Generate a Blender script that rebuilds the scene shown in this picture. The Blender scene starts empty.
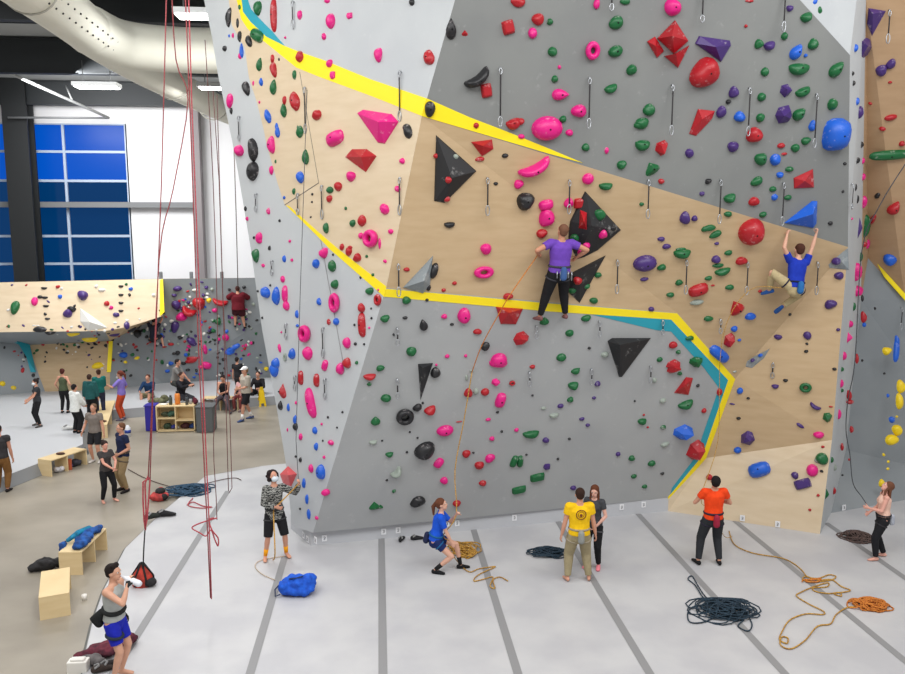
import bpy, bmesh, math, random
from mathutils import Vector, Matrix, noise
from mathutils.bvhtree import BVHTree
V = Vector
COL = bpy.context.scene.collection
PI = math.pi

# ---------------------------------------------------------------- camera
F = 800.0; EYE = V((0, 0, 6.4))
CR = Matrix.Rotation(math.radians(-5.1), 3, 'Z') @ Matrix.Rotation(math.radians(82), 3, 'X')
cam_d = bpy.data.cameras.new('camera'); cam = bpy.data.objects.new('camera', cam_d); COL.objects.link(cam)
cam.matrix_world = Matrix.Translation(EYE) @ CR.to_4x4()
cam_d.sensor_width = 36; cam_d.lens = 36 * F / 905; cam_d.clip_start = .1; cam_d.clip_end = 200
bpy.context.scene.camera = cam

def ray(x, y): return (CR @ V(((x - 452.5) / F, (337 - y) / F, -1)))
def onz(x, y, z=0.):
    d = ray(x, y); return EYE + d * ((z - EYE.z) / d.z)
def atY(x, y, Y):
    d = ray(x, y); return EYE + d * (Y / d.y)
def onp(x, y, pl):
    d = ray(x, y); return EYE + d * ((pl[0] - EYE).dot(pl[1]) / d.dot(pl[1]))
def plane(a, b, c):
    n = (b - a).cross(c - a).normalized()
    if n.dot(EYE - a) < 0: n = -n
    return (a, n)

# ---------------------------------------------------------------- materials
def lin(c):
    return tuple(((v / 255) / 12.92 if v / 255 <= .04045 else (((v / 255) + .055) / 1.055) ** 2.4) for v in c) + (1,)
MATS = {}
def mat(name, rgb, rough=.6, noise_amt=0., scale=8., rgb2=None, metal=0., emit=None, es=0., spec=.5, bump=0., stretch=None, fac=(.4, .6), coat=0.):
    if name in MATS: return MATS[name]
    m = bpy.data.materials.new(name); m.use_nodes = True; MATS[name] = m
    nt = m.node_tree; b = nt.nodes['Principled BSDF']
    b.inputs['Base Color'].default_value = lin(rgb); b.inputs['Roughness'].default_value = rough
    b.inputs['Metallic'].default_value = metal; b.inputs['Specular IOR Level'].default_value = spec
    b.inputs['Coat Weight'].default_value = coat
    if emit: b.inputs['Emission Color'].default_value = lin(emit); b.inputs['Emission Strength'].default_value = es
    m.diffuse_color = lin(rgb)
    if rgb2 or bump:
        tc = nt.nodes.new('ShaderNodeTexCoord'); mp = nt.nodes.new('ShaderNodeMapping'); nz = nt.nodes.new('ShaderNodeTexNoise')
        nz.inputs['Scale'].default_value = scale; nz.inputs['Detail'].default_value = 6
        if stretch: mp.inputs['Scale'].default_value = stretch
        nt.links.new(tc.outputs['Object'], mp.inputs['Vector']); nt.links.new(mp.outputs['Vector'], nz.inputs['Vector'])
    if rgb2:
        cr = nt.nodes.new('ShaderNodeValToRGB'); cr.color_ramp.elements[0].position = fac[0]; cr.color_ramp.elements[1].position = fac[1]
        cr.color_ramp.elements[0].color = lin(rgb); cr.color_ramp.elements[1].color = lin(rgb2)
        nt.links.new(nz.outputs['Fac'], cr.inputs['Fac']); nt.links.new(cr.outputs['Color'], b.inputs['Base Color'])
    if bump:
        bp = nt.nodes.new('ShaderNodeBump'); bp.inputs['Strength'].default_value = bump; bp.inputs['Distance'].default_value = .02
        nt.links.new(nz.outputs['Fac'], bp.inputs['Height']); nt.links.new(bp.outputs['Normal'], b.inputs['Normal'])
    return m
def chalky(m, amt=.5, scale=3., lo=.56, hi=.75, col=(225, 225, 222)):
    """climbing chalk rubbed on a surface: pale worn patches"""
    nt = m.node_tree; b = nt.nodes['Principled BSDF']; inp = b.inputs['Base Color']
    tc = nt.nodes.new('ShaderNodeTexCoord'); nz = nt.nodes.new('ShaderNodeTexNoise'); nz.inputs['Scale'].default_value = scale; nz.inputs['Detail'].default_value = 8
    nz.inputs['Roughness'].default_value = .65
    nt.links.new(tc.outputs['Object'], nz.inputs['Vector'])
    mr = nt.nodes.new('ShaderNodeMapRange'); mr.inputs['From Min'].default_value = lo; mr.inputs['From Max'].default_value = hi
    mr.inputs['To Max'].default_value = amt; nt.links.new(nz.outputs['Fac'], mr.inputs['Value'])
    mx = nt.nodes.new('ShaderNodeMixRGB'); mx.inputs['Color2'].default_value = lin(col)
    if inp.is_linked: nt.links.new(inp.links[0].from_socket, mx.inputs['Color1'])
    else: mx.inputs['Color1'].default_value = inp.default_value
    nt.links.new(mr.outputs['Result'], mx.inputs['Fac']); nt.links.new(mx.outputs['Color'], inp)
    return m

# ---------------------------------------------------------------- object helpers
def link(name, me, m=None, parent=None, loc=None):
    o = bpy.data.objects.new(name, me); COL.objects.link(o)
    if m is not None and me is not None:
        for mm in (m if isinstance(m, (list, tuple)) else [m]): me.materials.append(mm)
    if parent: o.parent = parent
    if loc is not None: o.location = loc
    return o
def tag(o, label=None, cat=None, group=None, kind=None):
    if label: o['label'] = label
    if cat: o['category'] = cat
    if group: o['group'] = group
    if kind: o['kind'] = kind
    return o
def empty(name, loc, rz=0., **k):
    o = bpy.data.objects.new(name, None); COL.objects.link(o); o.location = loc; o.rotation_euler = (0, 0, rz); o.empty_display_size = .1
    return tag(o, **k)
def mesh_of(verts, faces, smooth=False, name='mesh'):
    me = bpy.data.meshes.new(name); me.from_pydata([tuple(v) for v in verts], [], faces)
    if smooth:
        for p in me.polygons: p.use_smooth = True
    me.update(); return me
class MB:
    def __init__(s): s.v = []; s.f = []; s.sm = []
    def add(s, vs, fs, sm=False):
        n = len(s.v); s.v += [V(v) for v in vs]; s.f += [tuple(i + n for i in f) for f in fs]; s.sm += [sm] * len(fs)
    def box(s, x0, y0, z0, x1, y1, z1, M=None):
        vs = [V((x, y, z)) for z in (z0, z1) for y in (y0, y1) for x in (x0, x1)]
        if M is not None: vs = [M @ v for v in vs]
        s.add(vs, [(0, 2, 3, 1), (4, 5, 7, 6), (0, 1, 5, 4), (2, 6, 7, 3), (0, 4, 6, 2), (1, 3, 7, 5)])
    def tube(s, pts, rad, n=8, side=None, caps=True, sm=True):
        """loft of elliptical rings along pts; rad: number | list of number/(a,b); side: vector giving the a-axis"""
        pts = [V(p) for p in pts]; N = len(pts)
        if not isinstance(rad, (list, tuple)): rad = [rad] * N
        rings = []; ref = None
        for i, p in enumerate(pts):
            t = (pts[min(i + 1, N - 1)] - pts[max(i - 1, 0)])
            t = t.normalized() if t.length > 1e-9 else V((0, 0, 1))
            if side is not None: a = V(side)
            elif ref is not None: a = ref
            else: a = V((1, 0, 0)) if abs(t.x) < .8 else V((0, 1, 0))
            a = (a - t * a.dot(t)).normalized(); ref = a; b = t.cross(a)
            r = rad[i]; ra, rb = r if isinstance(r, (list, tuple)) else (r, r)
            rings.append([p + a * (ra * math.cos(2 * PI * k / n)) + b * (rb * math.sin(2 * PI * k / n)) for k in range(n)])
        vs = [v for r in rings for v in r]
        fs = [(i * n + k, i * n + (k + 1) % n, (i + 1) * n + (k + 1) % n, (i + 1) * n + k) for i in range(N - 1) for k in range(n)]
        if caps: fs += [tuple(reversed(range(n))), tuple((N - 1) * n + k for k in range(n))]
        s.add(vs, fs, sm)
    def cap_tube(s, pts, rad, n=12, side=None):
        """tube with rounded ends"""
        pts = [V(p) for p in pts]
        if not isinstance(rad, (list, tuple)): rad = [rad] * len(pts)
        rad = [r if isinstance(r, (list, tuple)) else (r, r) for r in rad]
        def ext(p, q, r):
            d = (p - q).normalized(); m = min(r)
            return [(p + d * m * math.sin(a), tuple(c * max(math.cos(a), .05) for c in r)) for a in (1.5, 1.1, .75, .4)]
        A = ext(pts[0], pts[1], rad[0]); B = ext(pts[-1], pts[-2], rad[-1])[::-1]
        s.tube([a[0] for a in A] + pts + [b[0] for b in B], [a[1] for a in A] + list(rad) + [b[1] for b in B], n, side)
    def ball(s, c, r, n=12, m=8, M=None):
        c = V(c); r = r if isinstance(r, (list, tuple)) else (r, r, r)
        vs = []; fs = []
        for i in range(m + 1):
            t = PI * i / m
            t = min(max(t, .02), PI - .02)
            for k in range(n):
                p = V((r[0] * math.sin(t) * math.cos(2 * PI * k / n), r[1] * math.sin(t) * math.sin(2 * PI * k / n), r[2] * math.cos(t)))
                if M is not None: p = M @ p
                vs.append(c + p)
        for i in range(m):
            for k in range(n): fs.append((i * n + k, (i + 1) * n + k, (i + 1) * n + (k + 1) % n, i * n + (k + 1) % n))
        fs += [tuple(range(n)), tuple(reversed([m * n + k for k in range(n)]))]
        s.add(vs, fs, True)
    def prism(s, poly, z0, z1):
        n = len(poly); a = sum(poly[i][0] * poly[(i + 1) % n][1] - poly[(i + 1) % n][0] * poly[i][1] for i in range(n))
        if a < 0: poly = poly[::-1]
        s.add([V((p[0], p[1], z0)) for p in poly] + [V((p[0], p[1], z1)) for p in poly],
              [tuple(reversed(range(n))), tuple(range(n, 2 * n))] + [(i, (i + 1) % n, (i + 1) % n + n, i + n) for i in range(n)])
    def slab(s, pts, n_, th):
        """flat polygon pts given a thickness th along n_"""
        n = len(pts); n_ = V(n_)
        s.add([p + n_ * th for p in pts] + list(pts), [tuple(range(n)), tuple(reversed(range(n, 2 * n)))] + [(i, i + n, (i + 1) % n + n, (i + 1) % n) for i in range(n)])
    def mesh(s, name='mesh'):
        me = bpy.data.meshes.new(name); me.from_pydata([tuple(v) for v in s.v], [], s.f)
        for p, q in zip(me.polygons, s.sm): p.use_smooth = q
        me.update(); return me
    def build(s, name, m=None, parent=None, loc=None):
        return link(name, s.mesh(name), m, parent, loc)
    def remesh(s, vox=.01, smooth=2, name='mesh'):
        """union of everything added, as one continuous skin"""
        me0 = s.mesh(name); o = bpy.data.objects.new('tmp', me0); COL.objects.link(o)
        r = o.modifiers.new('r', 'REMESH'); r.mode = 'VOXEL'; r.voxel_size = vox; r.use_smooth_shade = True
        if smooth:
            sm = o.modifiers.new('s', 'SMOOTH'); sm.factor = .5; sm.iterations = smooth
        dg = bpy.context.evaluated_depsgraph_get(); me = bpy.data.meshes.new_from_object(o.evaluated_get(dg)); me.name = name
        bpy.data.objects.remove(o); bpy.data.meshes.remove(me0); return me
def bevel(o, w=.01, seg=2):
    b = o.modifiers.new('bevel', 'BEVEL'); b.width = w; b.segments = seg; b.limit_method = 'ANGLE'; return o
def smooth_path(pts, sub=6):
    pts = [V(p) for p in pts]; out = []
    for i in range(len(pts) - 1):
        a = pts[max(i - 1, 0)]; b = pts[i]; c = pts[i + 1]; d = pts[min(i + 2, len(pts) - 1)]
        for k in range(sub):
            t = k / sub
            out.append(.5 * ((2 * b) + (c - a) * t + (2 * a - 5 * b + 4 * c - d) * t * t + (3 * b - a - 3 * c + d) * t ** 3))
    out.append(pts[-1]); return out
# ---------------------------------------------------------------- people
def ik(a, t, l1, l2, hint):
    a = V(a); t = V(t); d = t - a; L = d.length
    if L > (l1 + l2) * .999: t = a + d * ((l1 + l2) * .999 / L); d = t - a; L = d.length
    x = (l1 * l1 - l2 * l2 + L * L) / (2 * L); h = math.sqrt(max(l1 * l1 - x * x, 0))
    u = d / L; hv = V(hint); hv = hv - u * hv.dot(u)
    hv = hv.normalized() if hv.length > 1e-6 else V((1, 0, 0))
    return a + u * x + hv * h, t

def hand(mb, wrist, dirn, palm_n, side, curl=.5, s=1.):
    """palm and five unequal bent fingers; dirn along the hand, palm_n out of the palm, side = +1/-1 thumb side along dirn x palm_n"""
    d = V(dirn).normalized(); n = V(palm_n); n = (n - d * n.dot(d)).normalized(); w = d.cross(n) * side
    wr = V(wrist)
    mb.cap_tube([wr - d * .01, wr + d * .03 * s, wr + d * .085 * s], [(.024 * s, .02 * s), (.036 * s, .016 * s), (.04 * s, .014 * s)], 10, side=w)
    for k, (o, L) in enumerate(((.03, .07), (.011, .08), (-.009, .075), (-.028, .058))):
        p = wr + d * .085 * s + w * o * s; pts = [p - d * .02 * s]; dd = d.copy()
        for j in range(3):
            pts.append(p); ang = curl * (.5 + .35 * j)
            dd = (d * math.cos(ang) + n * math.sin(ang)).normalized(); ang2 = curl * 1.0 * j
            dd = (d * math.cos(ang2 + curl * .5) + n * math.sin(ang2 + curl * .5)).normalized(); p = p + dd * L * s * (.42, .33, .25)[j]
        pts.append(p)
        mb.cap_tube(pts, [.0095 * s, .0095 * s, .009 * s, .0088 * s, .0078 * s], 8)
    p0 = wr + d * .028 * s + w * .028 * s
    p1 = p0 + (d * .6 + w * .75 + n * .25).normalized() * .038 * s
    p2 = p1 + (d * .85 + w * .3 + n * (.2 + curl * .5)).normalized() * .032 * s
    p3 = p2 + (d * .9 + n * (.2 + curl * .8)).normalized() * .024 * s
    mb.cap_tube([p0 - d * .01, p1, p2, p3], [.013 * s, .0115 * s, .0105 * s, .009 * s], 8)

def build_person(px=None, pos=None, h=1.75, face=(0, 1), pelvis=(0, 0, None), lean=(0, 0, 1), twist=0., look=(0, 0), head_up=None,
                 feet=None, knees=(1, 1), hands=None, elbows=None, female=False, build=1., skin=(205, 150, 125),
                 top=None, sleeve=.5, hem=-.04, bottom=None, leg=1., loose=1., shoes=None, socks=None, hair=(40, 28, 22), hair_style='short',
                 mask=None, gloves=None, harness=None, chalk=None, cap=None, label='', group=None, vox=.011, z=0., curls=(.6, .6), palms=None,
                 foot_dirs=None, hood=False, straps=None, bottom_back=0.):
    """joints in metres of a 1.75 m body: f forward, l left, u up.  face: world direction the person faces"""
    if pos is None: pos = onz(px[0], px[1], z)
    S = h / 1.75
    fx, fy = V(face).normalized().xy if len(face) == 3 else V((face[0], face[1], 0)).normalized().xy
    rz = math.atan2(fy, fx)      # local +X = forward, +Y = left
    up = V((0, 0, 1)); T = V(lean).normalized()
    pu = pelvis[2] if pelvis[2] is not None else .93
    P = V((pelvis[0], pelvis[1], pu))
    Lf = V((0, 1, 0)); Lf = (Lf - T * Lf.dot(T)).normalized()
    Ff = Lf.cross(T)             # chest forward
    LS = (Lf * math.cos(twist) + Ff * -math.sin(twist)); FS = LS.cross(T)
    w = build; sh = (.172 if female else .195) * (1 + (w - 1) * .5)
    neck = P + T * .51; chest = P + T * .34; waist = P + T * .16
    SL = P + T * .465 + LS * (sh - .02); SR = P + T * .465 - LS * (sh - .02)
    HL = P + Lf * .09 - T * .03; HR = P - Lf * .09 - T * .03
    if feet is None: feet = ((.0, .11, .085), (.0, -.11, .085))
    if hands is None: hands = ((.06, .27, .80), (.06, -.27, .80))
    if elbows is None: elbows = ((-1, .5, -.2), (-1, -.5, -.2))
    KL, AL = ik(HL, feet[0], .435, .415, V((knees[0], .12, .05)) if not isinstance(knees[0], (tuple, list)) else knees[0])
    KR, AR = ik(HR, feet[1], .435, .415, V((knees[1], -.12, .05)) if not isinstance(knees[1], (tuple, list)) else knees[1])
    EL, WL = ik(SL, hands[0], .29, .26, elbows[0])
    ER, WR = ik(SR, hands[1], .29, .26, elbows[1])
    # head frame
    yaw, pit = look
    hu = V(head_up).normalized() if head_up else (T * .5 + up * .5).normalized()
    hf = V((math.cos(yaw), math.sin(yaw), 0)); hf = (hf - hu * hf.dot(hu)).normalized()
    hl = hu.cross(hf)
    hf2 = (hf * math.cos(pit) + hu * math.sin(pit)).normalized(); hu2 = hf2.cross(hl).normalized() * 1.
    HM = Matrix((hf2, hl, hu2)).transposed()
    HC = neck + (T * .5 + hu * .5) * .075 + hu2 * .085 + hf2 * .02
    hp = lambda x, y, z_: HC + HM @ V((x, y, z_))
    body = MB()
    tw = 1.0 * w; hipw = .155 if female else .15; ww = .115 if female else .135
    body.cap_tube([P - T * .08, P, P + T * .08, waist + T * .02, chest - T * .04, chest + T * .06, P + T * .45, P + T * .49],
                  [(hipw * .8 * tw, .10 * tw), (hipw * tw, .115 * tw), (hipw * .93 * tw, .105 * tw), (ww * tw, .092 * tw), (ww * 1.15 * tw, .108 * tw), (sh * .86, .112 * tw), (sh * .78, .085), (.09, .06)], 16, side=LS if twist else Lf)
    if female:
        for q in (1, -1): body.ball(chest + FS * .07 * tw + LS * .065 * q + T * .01, (.055, .055, .055))
    for q, s_ in ((1, SL), (-1, SR)):
        body.cap_tube([P + T * .455 + LS * .05 * q, s_], [.06, .058 * w], 10)
    body.cap_tube([neck - T * .05, neck + hu * .03, HC - hu2 * .03 - hf2 * .01], [.062, .05 * (w if w > 1 else 1), .052], 10)
    # head: skull, jaw, nose, ears
    body.ball(hp(-.01, 0, .03), (.098, .078, .098), 14, 10, HM)
    body.ball(hp(.025, 0, -.045), (.062, .056, .07), 12, 8, HM)
    body.ball(hp(.055, 0, -.085), (.026, .03, .024), 8, 6, HM)
    body.cap_tube([hp(.086, 0, .02), hp(.104, 0, -.018), hp(.088, 0, -.03)], [.009, .014, .012], 8)
    body.ball(hp(.083, 0, -.055), (.012, .024, .009), 8, 6, HM)
    for q in (1, -1): body.ball(hp(-.005, .078 * q, -.005), (.018, .011, .03), 8, 6, HM)
    for q in (1, -1): body.ball(hp(.078, .03 * q, .035), (.016, .024, .01), 8, 6, HM)
    k = w
    for (s_, e_, w_) in ((SL, EL, WL), (SR, ER, WR)):
        body.cap_tube([s_, s_.lerp(e_, .35), s_.lerp(e_, .75), e_], [.052 * k, .047 * k, .04 * k, .036 * k], 10)
        body.cap_tube([e_, e_.lerp(w_, .3), e_.lerp(w_, .75), w_], [.036 * k, .039 * k, .029 * k, .024], 10)
    for i, (e_, w_) in enumerate(((EL, WL), (ER, WR))):
        d = (w_ - e_).normalized(); q = 1 if i == 0 else -1
        pn = V(palms[i]) if palms else (LS * -q * 1. + FS * .2)
        if abs(d.dot(pn.normalized())) > .9: pn = FS
        hh = MB(); hand(hh, w_, d, pn, 1 if (d.cross(pn).dot(FS) > 0) else -1, curls[i])
        body.v, n0 = body.v, len(body.v); body.add(hh.v, hh.f, True)
        if gloves:
            g = MB(); hand(g, w_ - d * .03, d, pn, 1 if (d.cross(pn).dot(FS) > 0) else -1, curls[i], 1.16); hand_g = g
            body_g = g.remesh(.009, 1, 'glove')
            build_person.pending.append(('glove', body_g, gloves))
    for (hh, kk, aa) in ((HL, KL, AL), (HR, KR, AR)):
        body.cap_tube([hh, hh.lerp(kk, .3), hh.lerp(kk, .75), kk], [.086 * k, .08 * k, .06 * k, .053 * k], 12)
        body.cap_tube([kk, kk.lerp(aa, .28), kk.lerp(aa, .7), aa], [.05 * k, .054 * k, .038 * k, .032], 12)
    fds = []
    for i, (kk, aa) in enumerate(((KL, AL), (KR, AR))):
        fd = V(foot_dirs[i]) if foot_dirs and foot_dirs[i] else V((1, .2 if i == 0 else -.2, -.0))
        fd.normalize(); fds.append(fd)
        sh_d = (aa - kk).normalized(); dn = (sh_d - fd * sh_d.dot(fd)).normalized() if abs(sh_d.dot(fd)) < .95 else V((0, 0, -1))
        sd = fd.cross(dn)
        body.cap_tube([aa - fd * .035 + dn * .035, aa + dn * .035 + fd * .03, aa + fd * .1 + dn * .05, aa + fd * .155 + dn * .06],
                      [(.03, .035), (.035, .04), (.042, .024), (.038, .016)], 10, side=sd)
        if shoes:
            sb = MB(); sb.cap_tube([aa - fd * .045 + dn * .04, aa + dn * .042 + fd * .03, aa + fd * .11 + dn * .055, aa + fd * .17 + dn * .062],
                      [(.037, .045), (.042, .048), (.048, .033), (.042, .024)], 12, side=sd)
            build_person.pending.append(('shoe', sb.remesh(.012, 2, 'shoe'), shoes))
    root = None
    bm_ = body.remesh(vox, 2, 'person')
    skm = mat('skin_%d_%d' % (skin[0], skin[2]), skin, .55, spec=.35)
    root = link('person', bm_, skm)
    root.location = pos; root.rotation_euler = (0, 0, rz); root.scale = (S, S, S)
    tag(root, label, 'person', group)
    def child(name, mb_or_me, color, rough=.85, kw=None):
        m_ = mat('cloth_%d_%d_%d' % tuple(color), color, rough, rgb2=tuple(min(255, int(c * 1.06 + 3)) for c in color), scale=14, fac=(.35, .7), bump=.25, spec=.25) if not isinstance(color, bpy.types.Material) else color
        me_ = mb_or_me if isinstance(mb_or_me, bpy.types.Mesh) else mb_or_me.remesh(vox, 3, name)
        return link(name, me_, m_, root)
    for nm, me_, c_ in build_person.pending: child(nm, me_, c_)
    build_person.pending = []
    g = .012 * loose
    if top:
        t = MB()
        t.tube([P + T * hem, P + T * .04, P + T * .1, waist + T * .02, chest - T * .04, chest + T * .06, P + T * .45, P + T * .492],
                   [(hipw * tw + g * 1.6, .118 * tw + g * 1.4), (hipw * tw + g * 1.4, .122 * tw + g), (hipw * .95 * tw + g * 1.4, .11 * tw + g), (ww * tw + g * 1.8, .098 * tw + g), (ww * 1.15 * tw + g * 1.5, .112 * tw + g), (sh * .86 + g, .116 * tw + g), (sh * (.8 if sleeve > 0 else .62) + g, .088 + g), (.09, .068)], 18, side=LS if twist else Lf)
        if female:
            for q in (1, -1): t.ball(chest + FS * .075 * tw + LS * .065 * q + T * .01, (.064, .064, .062))
        if sleeve > 0:
            for (s_, e_, w_) in ((SL, EL, WL), (SR, ER, WR)):
                t.cap_tube([P + T * .455 + (s_ - (P + T * .465)) * .3, s_], [.068, .062 * w + g * .7], 12)
                a1 = min(sleeve, 1.)
                pts = [s_, s_.lerp(e_, .4 * a1), s_.lerp(e_, a1)]; rr = [.06 * k + g * .6, .054 * k + g, (.05 - .008 * a1) * k + g * 1.2]
                if sleeve > 1: b1 = sleeve - 1; pts += [e_.lerp(w_, .4 * b1), e_.lerp(w_, b1)]; rr += [.046 * k + g, .034 + g]
                t.tube(pts, rr, 14)
        if hood: t.cap_tube([neck - FS * .05 + LS * .06, neck - FS * .1 - T * .01, neck - FS * .05 - LS * .06], [.045, .06, .045], 10)
        child('jacket' if hood else 'shirt', t, top)
    if bottom:
        b_ = MB()
        b_.cap_tube([P - T * .09, P, P + T * .05 + T * .04], [(hipw * .9 * tw + g, .108 * tw + g), (hipw * tw + g, .122 * tw + g * .8), (hipw * .95 * tw + g * .6, .108 * tw + g * .6)], 18, side=Lf)
        for (hh, kk, aa) in ((HL, KL, AL), (HR, KR, AR)):
            lt = min(leg / .5, 1.)
            pts = [hh, hh.lerp(kk, .35 * lt), hh.lerp(kk, lt)]; rr = [.092 * k + g * .5, .084 * k + g, (.088 - .026 * lt) * k + g * 1.2]
            if leg > .5:
                c = (leg - .5) / .5
                pts += [kk.lerp(aa, .3 * c), kk.lerp(aa, .95 * c)]; rr += [.057 * k + g, .04 + g]
            b_.tube(pts, rr, 16)
        child('trousers' if leg > .7 else 'shorts', b_, bottom)
    if socks:
        for (kk, aa) in ((KL, AL), (KR, AR)):
            s_ = MB(); s_.tube([kk.lerp(aa, .62), kk.lerp(aa, 1.)], [.046, .038], 12); child('sock', s_.mesh('sock'), socks)
    # hair
    if hair_style:
        hb = MB()
        if hair_style != 'bald':
            hb.ball(hp(-.026, 0, .048), (.1, .087, .092), 14, 10, HM)
            hb.ball(hp(-.05, 0, .0), (.068, .078, .07), 12, 8, HM)
        if hair_style == 'quiff': hb.cap_tube([hp(.02, .05, .115), hp(.06, 0, .125), hp(.02, -.05, .115)], [.03, .035, .03], 8)
        if hair_style == 'curly':
            rnd = random.Random(5)
            for i in range(46):
                a, b2 = rnd.uniform(-2.2, 2.2) + PI, rnd.uniform(-.9, 1.4)
                hb.ball(hp(-.03 + math.cos(a) * .1 * math.cos(b2), math.sin(a) * .1 * math.cos(b2), .03 + .1 * math.sin(b2)), .033, 7, 5)
        if hair_style in ('long', 'pony', 'bun'):
            hb.ball(hp(-.02, 0, .05), (.1, .09, .094), 14, 10, HM)
        if hair_style == 'long':
            back = neck - FS * .09 - T * .16
            hb.cap_tube([hp(-.05, 0, 0), neck - FS * .08, back], [(.085, .05), (.08, .035), (.06, .025)], 12, side=LS)
            for q in (1, -1): hb.cap_tube([hp(-.01, .075 * q, 0), hp(.0, .078 * q, -.09), neck + LS * .09 * q - T * .1 + FS * .04], [.026, .026, .02], 8)
        if hair_style == 'pony':
            hb.cap_tube([hp(-.11, 0, .06), hp(-.17, 0, .0), hp(-.19, 0, -.1) - up * .06], [.03, .042, .02], 10)
        if hair_style == 'bun': hb.ball(hp(-.1, 0, .11), .045)
        child('hair', hb.remesh(.012, 1, 'hair'), hair)
    # face
    em = mat('eye_white', (225, 222, 215), .3); im = mat('eye_iris', (40, 28, 20), .2)
    for q in (1, -1):
        e = MB(); e.ball(hp(.078, .031 * q, .018), (.013, .015, .010), 8, 6, HM); eo = e.build('eye', em, root)
        e = MB(); e.ball(hp(.089, .031 * q, .018), (.005, .007, .007), 8, 6, HM); e.build('iris', im, eo)
    if mask:
        e = MB(); e.ball(hp(.045, 0, -.045), (.075, .07, .06), 12, 8, HM); child('face_mask', e.mesh('mask'), mask)
    else:
        e = MB(); e.ball(hp(.092, 0, -.055), (.006, .022, .006), 8, 6, HM); e.build('mouth', mat('lips', (160, 82, 76), .5), root)
    if cap:
        c = MB(); c.ball(hp(-.01, 0, .075), (.108, .093, .075), 14, 8, HM); c.ball(hp(.1, 0, .055), (.07, .07, .012), 12, 6, HM); child('cap', c.remesh(.012, 1), cap)
    if harness:
        hc = harness; hb = MB()
        def ring(c, ax, sd, ra, rb, r=.018):
            ax = V(ax).normalized(); sd = (V(sd) - ax * V(sd).dot(ax)).normalized(); o_ = ax.cross(sd)
            pts = [c + sd * ra * math.cos(2 * PI * i / 24) + o_ * rb * math.sin(2 * PI * i / 24) for i in range(25)]
            hb.tube(pts, r, 6, caps=False)
        ring(P + T * .07, T, Lf, hipw * tw + .012, .118 * tw + .016, .02)
        for (hh, kk) in ((HL, KL), (HR, KR)): ring(hh.lerp(kk, .28), kk - hh, Lf, .084 * k + g, .088 * k + g, .014)
        hb.tube([P + T * .07 + Ff * .14, P - T * .1 + Ff * .11], .014, 6)
        o_ = child('harness', hb.mesh('harness'), hc)
    if chalk:
        c = MB(); q = P - Ff * .17 * tw - T * .03
        c.cap_tube([q + T * .06, q - T * .07], [.055, .06], 12); child('chalk_bag', c.mesh('chalk_bag'), chalk)
    loc = dict(P=P, T=T, SL=SL, SR=SR, WL=WL, WR=WR, HC=HC, FS=FS, LS=LS, Ff=Ff, Lf=Lf, HM=HM, hp=hp, child=child, EL=EL, ER=ER, KL=KL, KR=KR, AL=AL, AR=AR)
    return root, loc
build_person.pending = []
# ---------------------------------------------------------------- colours of the place
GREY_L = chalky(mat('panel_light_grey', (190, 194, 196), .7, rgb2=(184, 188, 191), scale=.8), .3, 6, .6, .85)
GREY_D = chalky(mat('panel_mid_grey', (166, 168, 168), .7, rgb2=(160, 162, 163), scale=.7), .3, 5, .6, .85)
GREY_U_SHADED = chalky(mat('panel_upper_grey_shaded', (129, 131, 129), .7, rgb2=(123, 125, 124), scale=.7), .25, 5, .62, .88)  # panel grey darkened: the shade of the upper overhang is put into the colour
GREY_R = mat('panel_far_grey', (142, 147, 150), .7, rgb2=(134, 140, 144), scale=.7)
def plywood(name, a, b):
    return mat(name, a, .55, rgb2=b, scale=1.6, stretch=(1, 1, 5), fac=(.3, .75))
PLY = plywood('plywood_wall', (194, 168, 132), (183, 156, 119))
PLY_L = plywood('plywood_wall_pale', (216, 197, 168), (207, 186, 154))
PLYB = plywood('plywood_bench', (228, 205, 160), (216, 190, 142))
YEL = mat('paint_yellow', (250, 225, 20), .5); TEAL = mat('paint_teal', (35, 155, 175), .5)
SEAM = mat('panel_seam', (110, 105, 98), .8)
MATW = mat('mat_vinyl', (194, 194, 195), .45, rgb2=(183, 183, 186), scale=.9, spec=.3)
MATS_ = mat('mat_seam_tape', (140, 140, 141), .6)
CONC = mat('concrete', (138, 131, 118), .35, rgb2=(168, 160, 146), scale=.5, stretch=(1, 1.3, 1), fac=(.3, .7), bump=.05)
WHITE = mat('wall_white', (232, 232, 234), .8); DARK = mat('steel_dark', (38, 42, 45), .6); DECK = mat('roof_deck', (170, 172, 172), .8)
STEEL = mat('steel_grey', (120, 122, 124), .5, metal=.2)
st = lambda o: tag(o, kind='structure')

# ---------------------------------------------------------------- climbing tower
YV = dict(K0=15.42, VA=14.42, K1=16.83)
P0 = onz(311, 545.5); P1 = onz(668, 511); P2 = onz(820, 534); P3 = onz(831, 513); P4 = onz(905, 500)
K0 = atY(313, 533, 15.42); VA = atY(386, 288, 14.42); K1 = V((P1.x, P1.y, .31))
PL1 = plane(K0, VA, K1)
S0 = atY(205, 0, 18.0); PLL = plane(K0, VA, S0)
VB = onp(677, 313, PL1); VC = onp(735, 379, PL1); VM = onp(706, 458, PL1)
VE = onp(422, 116, PLL); VT = onp(455, 0, PLL); VTT = onp(478, -85, PLL)
VD = atY(848, 247, 15.5); PL2 = plane(VA, VB, VE)
PL3 = plane(VE, VD, VT); VR = onp(850, 55, PL3); VR0 = onp(800, 0, PL3); VX = onp(726, -85, PL3)
VG = atY(832, 440, 15.4); PL4 = plane(P1, P2, VG)
sil = [onp(x, y, PLL) for x, y in ((190, -85), (204, 0), (212, 37), (218, 75), (229, 125), (238, 172), (251, 250), (262, 329), (276, 404), (286, 464), (292, 525))]
PLS = plane(P2, P3, VD)
back_off = V((2.4, 3.2, 0))
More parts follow.
